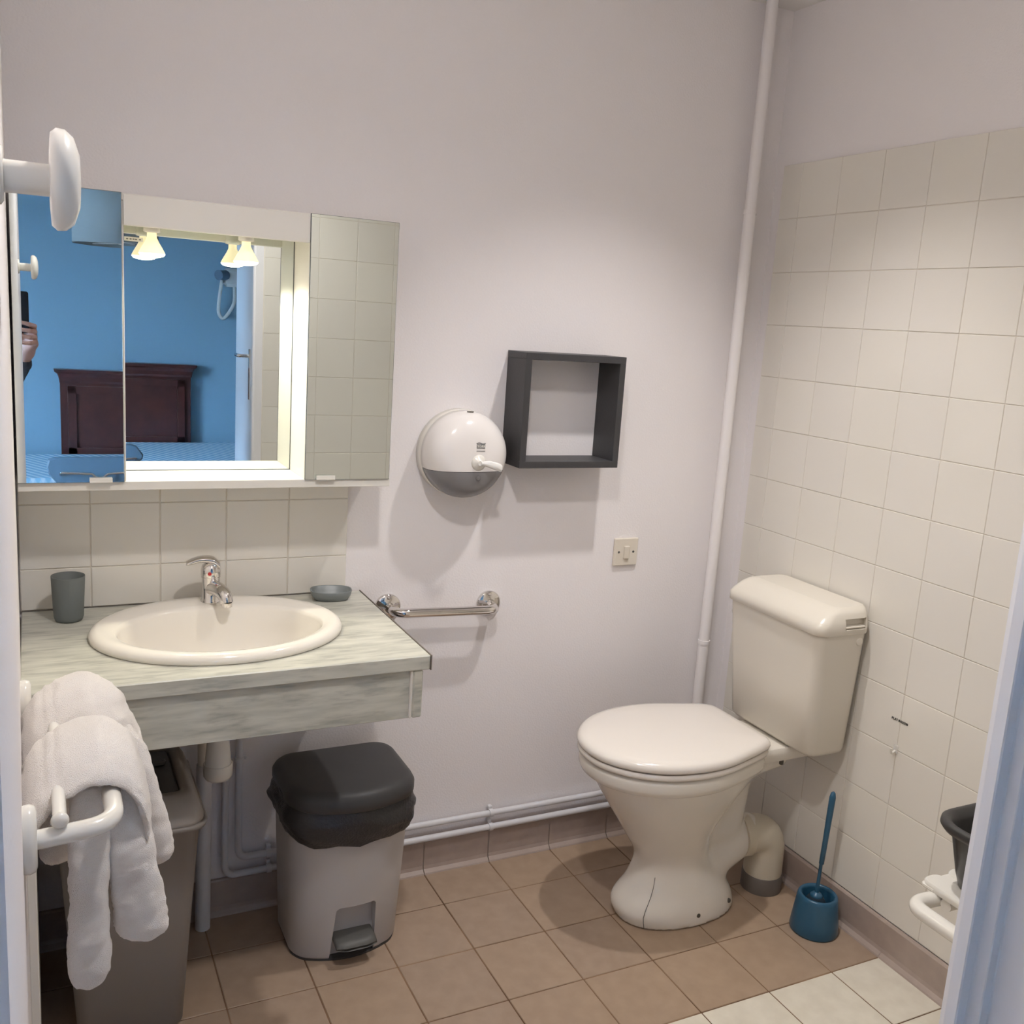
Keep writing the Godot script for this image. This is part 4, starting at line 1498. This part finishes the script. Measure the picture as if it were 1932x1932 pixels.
# ------------------------------------------------------------------ door
func door_frame_and_door() -> void:
	# right jamb: stop, rebate and casing as one stepped profile; head; left jamb
	var t := thing("trim_1", "blue-lit white door frame at the right edge of the picture", "door frame", Vector3.ZERO, "", "structure")
	var prof := [Vector2(0.856, 1.752), Vector2(0.808, 1.752), Vector2(0.802, 1.755), Vector2(0.800, 1.761), Vector2(0.800, 1.7725), Vector2(0.8012, 1.774), Vector2(0.812, 1.7745), Vector2(0.8135, 1.776), Vector2(0.8135, 1.788), Vector2(0.8145, 1.789), Vector2(0.824, 1.7895), Vector2(0.825, 1.791), Vector2(0.825, 1.868), Vector2(0.885, 1.868), Vector2(0.885, 1.861), Vector2(0.856, 1.861)]
	var b := MB.new()
	var rings := []
	for y in [0.0, 2.06]:
		var r := PackedVector3Array()
		for p: Vector2 in prof:
			r.append(Vector3(p.x + 0.012, y, p.y + 0.008))
		rings.append(r)
	b.loft(rings, -1, false, false)
	part("jamb", b.mesh(), M.frame, t)
	part("head", bx(Vector3(0.39, 2.025, 1.81), Vector3(0.82, 0.07, 0.112), 0.003), M.frame, t)
	# the leaf stands open into the bedroom, hinged at the right jamb
	var d := thing("door_1", "white door leaf standing open into the bedroom, seen in the mirror", "door", Vector3(0.842, 0.008, 1.885), "", "structure")
	d.rotation.y = deg_to_rad(5.0)
	part("leaf", bx(Vector3(0.02, 1.005, 0.395), Vector3(0.038, 2.01, 0.79), 0.002), M.door, d)
	var hp := part("handle_plate", bx(Vector3(-0.0015, 1.25, 0.16), Vector3(0.006, 0.22, 0.03), 0.0015), M.chrome, d)
	var hl := MB.new()
	hl.tube(bent([Vector3(-0.002, 1.33, 0.16), Vector3(-0.05, 1.33, 0.16), Vector3(-0.05, 1.33, 0.26)], 0.012, 5), 0.008, 12)
	part("lever", hl.mesh(), M.chrome, hp)

# ------------------------------------------------------------------ bedroom, seen in the mirrors
func bedroom_things() -> void:
	var t := thing("bed", "single bed with a mahogany panelled headboard and blue striped cover", "bed", Vector3(0.615, 0, 4.55))
	var hb := MB.new()
	hb.box(Vector3(0, 0.54, 0.5), Vector3(0.83, 1.04, 0.035), 0.004)
	var head := part("headboard", hb.mesh(), M.mahogany, t)
	var co := MB.new()
	var cr := []
	for p in [[1.02, 0.418, 0.028], [1.035, 0.42, 0.034], [1.06, 0.425, 0.036], [1.08, 0.434, 0.045], [1.09, 0.448, 0.055], [1.105, 0.452, 0.058], [1.108, 0.45, 0.056]]:
		cr.append(rring(Vector3(0, p[0], 0.48), p[1], p[2], 0.01, 3))
	co.loft(cr, -1)
	part("cornice", co.mesh(), M.mahogany, head)
	var fr := frame_mesh(0.74, 0.46, 0.05, 0.02)
	part("panel_frame", fr, M.mahogany, head, Vector3(0, 0.77, 0.475))
	part("mattress", bx(Vector3(0.1, 0.4, -0.05), Vector3(2.0, 0.2, 0.98), 0.04), M.white_matt, t)
	var cv := MB.new()
	cv.box(Vector3(0.1, 0.455, -0.06), Vector3(2.03, 0.2, 1.03), 0.03)
	part("cover", cv.mesh(), M.blanket, t, Vector3.ZERO, "pale blue bed cover with white stripes")
	part("bed_base", bx(Vector3(0.1, 0.19, -0.05), Vector3(1.98, 0.22, 0.96), 0.01), M.slate, t)
	for x in [-0.8, 1.0]:
		for z in [-0.45, 0.35]:
			part("leg", bx(Vector3(x, 0.04, z), Vector3(0.06, 0.08, 0.06), 0.004), M.mahogany, t)
	# chair with a bent push bar, back turned to the bathroom
	var c := thing("care_chair", "slate grey chair back with a bent metal push bar before the bed", "chair", Vector3(0.315, 0, 3.5))
	var bk := MB.new()
	var outl := [Vector2(-0.235, 0.70), Vector2(-0.225, 0.735), Vector2(-0.195, 0.745), Vector2(0.175, 0.748), Vector2(0.205, 0.738), Vector2(0.24, 0.69), Vector2(0.235, 0.665), Vector2(0.19, 0.62), Vector2(0.18, 0.50), Vector2(-0.18, 0.50), Vector2(-0.19, 0.615), Vector2(-0.225, 0.66)]
	var r2 := []
	for p in [[-0.025, 0.97], [-0.018, 1.0], [0.018, 1.0], [0.025, 0.97]]:
		var r := PackedVector3Array()
		for o: Vector2 in outl:
			r.append(Vector3(o.x * p[1], 0.62 + (o.y - 0.62) * p[1], p[0]))
		r2.append(r)
	bk.loft(r2, -1)
	part("backrest", bk.mesh(), M.slate, c)
	var br := MB.new()
	br.tube(bent([Vector3(-0.17, 0.655, -0.02), Vector3(-0.17, 0.672, -0.05), Vector3(-0.02, 0.665, -0.05), Vector3(0.018, 0.633, -0.05), Vector3(0.056, 0.665, -0.05), Vector3(0.2, 0.675, -0.05), Vector3(0.2, 0.66, -0.02)], 0.008, 4), 0.0065, 10)
	part("push_bar", br.mesh(), M.chrome, c)
	part("seat", bx(Vector3(0, 0.46, 0.21), Vector3(0.44, 0.07, 0.42), 0.02), M.slate, c)
	for x in [-0.18, 0.18]:
		for z in [0.0, 0.38]:
			var lg := MB.new()
			lg.tube([Vector3(x, 0.44, z), Vector3(x, 0.0, z)], 0.013, 10)
			part("leg", lg.mesh(), M.chrome, c)
	# pendant lamp shade
	var p := thing("pendant_lamp", "pale drum lampshade hanging in the bedroom, seen in the left mirror", "lamp", Vector3(0.41, 0, 3.2))
	var sh := MB.new()
	sh.lathe([Vector2(0.2, 1.82), Vector2(0.2, 2.15), Vector2(0.198, 2.15), Vector2(0.198, 1.82), Vector2(0.2, 1.82)], 48, Transform3D.IDENTITY, 1, false)
	part("lamp_shade", sh.mesh(), M.shade, p)
	for k in 3:
		var sp := MB.new()
		var a := PI * k / 3
		sp.tube([Vector3(0.196 * cos(a), 1.83, 0.196 * sin(a)), Vector3(-0.196 * cos(a), 1.83, -0.196 * sin(a))], 0.003, 6)
		part("spoke", sp.mesh(), M.white_matt, p)
	var cd := MB.new()
	cd.tube([Vector3(0, 1.83, 0), Vector3(0, CEIL - 0.001, 0)], 0.004, 8)
	part("cord", cd.mesh(), M.white_matt, p)
	# hair dryer on the blue wall
	var h := thing("hair_dryer", "wall-mounted hair dryer with a looped hose on the blue wall", "hair dryer", Vector3(1.27, 0, 5.1))
	part("holder", bx(Vector3(0.05, 1.74, -0.04), Vector3(0.13, 0.13, 0.08), 0.02), M.white_matt, h)
	var nz := MB.new()
	nz.tube([Vector3(0.0, 1.755, -0.06), Vector3(-0.045, 1.752, -0.1), Vector3(-0.06, 1.75, -0.115)], [0.036, 0.034, 0.036], 20)
	part("nozzle", nz.mesh(), M.slate, h)
	var ho := MB.new()
	ho.tube(curve([Vector3(-0.03, 1.72, -0.08), Vector3(-0.045, 1.6, -0.07), Vector3(-0.05, 1.5, -0.06), Vector3(-0.03, 1.455, -0.055), Vector3(0.0, 1.46, -0.055), Vector3(0.05, 1.54, -0.06), Vector3(0.062, 1.6, -0.06), Vector3(0.06, 1.7, -0.05)], 6), 0.0125, 12)
	part("hose", ho.mesh(), M.white_matt, h)

# ------------------------------------------------------------------ the photographer
var J := {}
func body_field(p: Vector3) -> float:
	var d := 9.0
	for b in J.body:
		d = smin(d, capsule(p, b[0], b[1], b[2], b[3]), 0.05)
	return d
func head_field(p: Vector3) -> float:
	var d := 9.0
	for b in J.head:
		d = smin(d, capsule(p, b[0], b[1], b[2], b[3]), 0.02)
	return d
func hand_field(p: Vector3) -> float:
	var d := 9.0
	for b in J.palm:
		d = smin(d, capsule(p, b[0], b[1], b[2], b[3]), 0.016)
	for f in J.fingers:
		var e := 9.0
		for b in f:
			e = smin(e, capsule(p, b[0], b[1], b[2], b[3]), 0.003)
		d = smin(d, e, 0.005)
	return d

func photographer() -> void:
	var X := -0.42
	var Z := 2.82
	J.body = [
		[Vector3(X, 0.96, Z), Vector3(X, 1.12, Z), 0.145, 0.13], [Vector3(X, 1.12, Z), Vector3(X, 1.34, Z - 0.01), 0.13, 0.14],
		[Vector3(X - 0.15, 1.40, Z), Vector3(X + 0.15, 1.40, Z), 0.075, 0.075], [Vector3(X, 1.38, Z), Vector3(X, 1.49, Z - 0.01), 0.07, 0.055],
		# right arm to the phone
		[Vector3(X + 0.17, 1.40, Z), Vector3(-0.09, 1.14, 2.68), 0.058, 0.045], [Vector3(-0.09, 1.14, 2.68), Vector3(-0.012, 1.285, 2.43), 0.045, 0.034],
		# left arm hanging
		[Vector3(X - 0.18, 1.40, Z), Vector3(X - 0.23, 1.12, Z + 0.02), 0.056, 0.045], [Vector3(X - 0.23, 1.12, Z + 0.02), Vector3(X - 0.22, 0.88, Z - 0.05), 0.043, 0.032]]
	var t := thing("person", "person in a dark top holding up a phone, seen in the left mirror", "person")
	var b := MB.new()
	nets(body_field, Vector3(X - 0.32, 0.78, Z - 0.46), Vector3(0.06, 1.56, Z + 0.2), 0.014, b)
	part("top", b.mesh(), M.sleeve, t)
	J.body = []
	for s in [-1.0, 1.0]:
		J.body.append([Vector3(X + s * 0.085, 0.92, Z), Vector3(X + s * 0.1, 0.5, Z - 0.01), 0.092, 0.062])
		J.body.append([Vector3(X + s * 0.1, 0.5, Z - 0.01), Vector3(X + s * 0.105, 0.1, Z + 0.02), 0.062, 0.045])
	J.body.append([Vector3(X - 0.06, 0.97, Z), Vector3(X + 0.06, 0.97, Z), 0.125, 0.125])
	var l := MB.new()
	nets(body_field, Vector3(X - 0.24, 0.03, Z - 0.16), Vector3(X + 0.24, 1.12, Z + 0.16), 0.014, l)
	part("trousers", l.mesh(), M.jeans, t)
	for s in [-1.0, 1.0]:
		var sh := MB.new()
		var rings := []
		for p in [[0.0, 0.95], [0.012, 1.0], [0.05, 0.86], [0.085, 0.5]]:
			rings.append(sring(Vector3(X + s * 0.105, p[0], Z - 0.05 + p[0] * 0.6), 0.046 * p[1], 0.13 * p[1], 2.6, 24))
		sh.loft(rings)
		part("shoe", sh.mesh(), M.sleeve, t)
	var hx := X + 0.01
	var hz := Z - 0.03
	J.head = [
		[Vector3(hx, 1.46, Z - 0.01), Vector3(hx, 1.56, hz), 0.055, 0.055], [Vector3(hx, 1.61, hz - 0.005), Vector3(hx, 1.67, hz + 0.012), 0.068, 0.08],
		[Vector3(hx, 1.565, hz - 0.045), Vector3(hx, 1.6, hz - 0.035), 0.035, 0.05], [Vector3(hx, 1.62, hz - 0.08), Vector3(hx, 1.6, hz - 0.1), 0.008, 0.012],
		[Vector3(hx - 0.078, 1.6, hz + 0.0), Vector3(hx - 0.08, 1.64, hz + 0.005), 0.009, 0.013], [Vector3(hx + 0.078, 1.6, hz + 0.0), Vector3(hx + 0.08, 1.64, hz + 0.005), 0.009, 0.013]]
	var hd := MB.new()
	nets(head_field, Vector3(hx - 0.12, 1.4, hz - 0.14), Vector3(hx + 0.12, 1.78, hz + 0.13), 0.007, hd)
	# the phone hand: palm behind the phone's right edge, fingers round its back
	J.palm = [
		[Vector3(-0.014, 1.284, 2.434), Vector3(-0.002, 1.33, 2.405), 0.026, 0.027],
		[Vector3(0.0, 1.335, 2.4), Vector3(0.02, 1.42, 2.372), 0.024, 0.016], [Vector3(0.004, 1.33, 2.4), Vector3(0.026, 1.365, 2.372), 0.024, 0.015],
		[Vector3(0.02, 1.42, 2.372), Vector3(0.026, 1.365, 2.372), 0.015, 0.015]]
	J.fingers = []
	var ys := [[1.432, 1.452], [1.41, 1.424], [1.388, 1.396], [1.367, 1.37]]
	for i in 4:
		var y0: float = ys[i][0]
		var y1: float = ys[i][1]
		var ln: float = [0.044, 0.05, 0.046, 0.036][i]
		J.fingers.append([[Vector3(0.023, y0, 2.372), Vector3(0.031, y0 + 0.004, 2.35), 0.0105, 0.0095], [Vector3(0.031, y0 + 0.004, 2.35), Vector3(0.014, (y0 + y1) / 2, 2.331), 0.0095, 0.0085], [Vector3(0.014, (y0 + y1) / 2, 2.331), Vector3(0.014 - ln, y1, 2.333), 0.0085, 0.0072]])
	J.fingers.append([[Vector3(0.0, 1.36, 2.395), Vector3(-0.018, 1.40, 2.377), 0.014, 0.011], [Vector3(-0.018, 1.40, 2.377), Vector3(-0.03, 1.432, 2.365), 0.011, 0.009]])
	nets(hand_field, Vector3(-0.07, 1.235, 2.31), Vector3(0.055, 1.475, 2.485), 0.0038, hd)
	var lx := X - 0.222
	var lz := Z - 0.055
	J.palm = [[Vector3(lx, 0.89, lz), Vector3(lx, 0.86, lz), 0.026, 0.024], [Vector3(lx, 0.86, lz - 0.012), Vector3(lx, 0.80, lz - 0.024), 0.016, 0.014], [Vector3(lx, 0.86, lz + 0.012), Vector3(lx, 0.80, lz + 0.024), 0.016, 0.013]]
	J.fingers = []
	for i in 4:
		var zo: float = [-0.03, -0.01, 0.01, 0.029][i]
		var fl: float = [0.066, 0.074, 0.069, 0.055][i]
		J.fingers.append([[Vector3(lx, 0.80, lz + zo), Vector3(lx + 0.006, 0.80 - fl * 0.5, lz + zo), 0.0095, 0.0088], [Vector3(lx + 0.006, 0.80 - fl * 0.5, lz + zo), Vector3(lx + 0.019, 0.80 - fl, lz + zo), 0.0088, 0.0075]])
	J.fingers.append([[Vector3(lx + 0.008, 0.85, lz - 0.024), Vector3(lx + 0.018, 0.815, lz - 0.048), 0.012, 0.0098], [Vector3(lx + 0.018, 0.815, lz - 0.048), Vector3(lx + 0.022, 0.785, lz - 0.054), 0.0098, 0.008]])
	nets(hand_field, Vector3(lx - 0.04, 0.70, lz - 0.08), Vector3(lx + 0.05, 0.92, lz + 0.06), 0.0038, hd)
	part("skin", hd.mesh(), M.skin, t)
	for sx in [-1.0, 1.0]:
		var ey := MB.new()
		ey.ball(Vector3(hx + sx * 0.03, 1.635, hz - 0.066), Vector3(0.012, 0.008, 0.008), 8)
		part("eye", ey.mesh(), M.tissue, t)
	var mo := MB.new()
	mo.tube(curve([Vector3(hx - 0.022, 1.567, hz - 0.078), Vector3(hx, 1.565, hz - 0.084), Vector3(hx + 0.022, 1.567, hz - 0.078)], 4), 0.0045, 8)
	part("mouth", mo.mesh(), M.red, t)
	var hr := MB.new()
	hr.ball(Vector3(hx, 1.672, hz + 0.02), Vector3(0.09, 0.094, 0.098), 12)
	part("hair", hr.mesh(), M.hair, t)
	# the phone, its back towards the bathroom
	var ph := thing("phone", "dark smartphone held up by the person, seen in the left mirror", "phone", Vector3(-0.025, 1.488, 2.3502))
	var pm := MB.new()
	var pr := []
	for p in [[-0.0042, 0.96], [-0.003, 1.0], [0.003, 1.0], [0.0042, 0.96]]:
		var ring := PackedVector3Array()
		for q in rring(Vector3.ZERO, 0.0375 * p[1], 0.081 * lerpf(1.0, p[1], 0.5), 0.009, 5):
			ring.append(Vector3(q.x, q.z, p[0]))
		pr.append(ring)
	pm.loft(pr)
	part("body", pm.mesh(), M.phone, ph)
	var ln2 := MB.new()
	ln2.lathe([Vector2(0.006, 0.0), Vector2(0.006, 0.0012), Vector2(0.004, 0.0014)], 16, Transform3D(Basis(Vector3.RIGHT, -PI / 2), Vector3(0.025, 0.066, -0.004)))
	part("lens", ln2.mesh(), M.glass_dark, ph)

# ------------------------------------------------------------------ small things on the tiles
func small_wall_things() -> void:
	var tx := text_mesh("PLAT BASSIN", 0.0062, 0.0006)
	var o := solo("wall_lettering", tx, M.print_black, "small dark lettering on the tiles right of the cistern", "lettering", Vector3(W - 0.001, 0.6265, 0.709))
	o.rotation.y = -PI / 2
	var t := thing("adhesive_hook", "small clear adhesive hook on a tile joint below the lettering", "hook", Vector3(W - 0.001, 0.5475, 0.7108))
	part("pad", bx(Vector3(-0.002, 0.004, 0), Vector3(0.003, 0.022, 0.014), 0.001), M.clear, t)
	var h := MB.new()
	h.tube(bent([Vector3(-0.003, 0.0, 0), Vector3(-0.016, -0.008, 0), Vector3(-0.018, 0.008, 0)], 0.004, 4), 0.0028, 8)
	part("prong", h.mesh(), M.white_gloss, t)
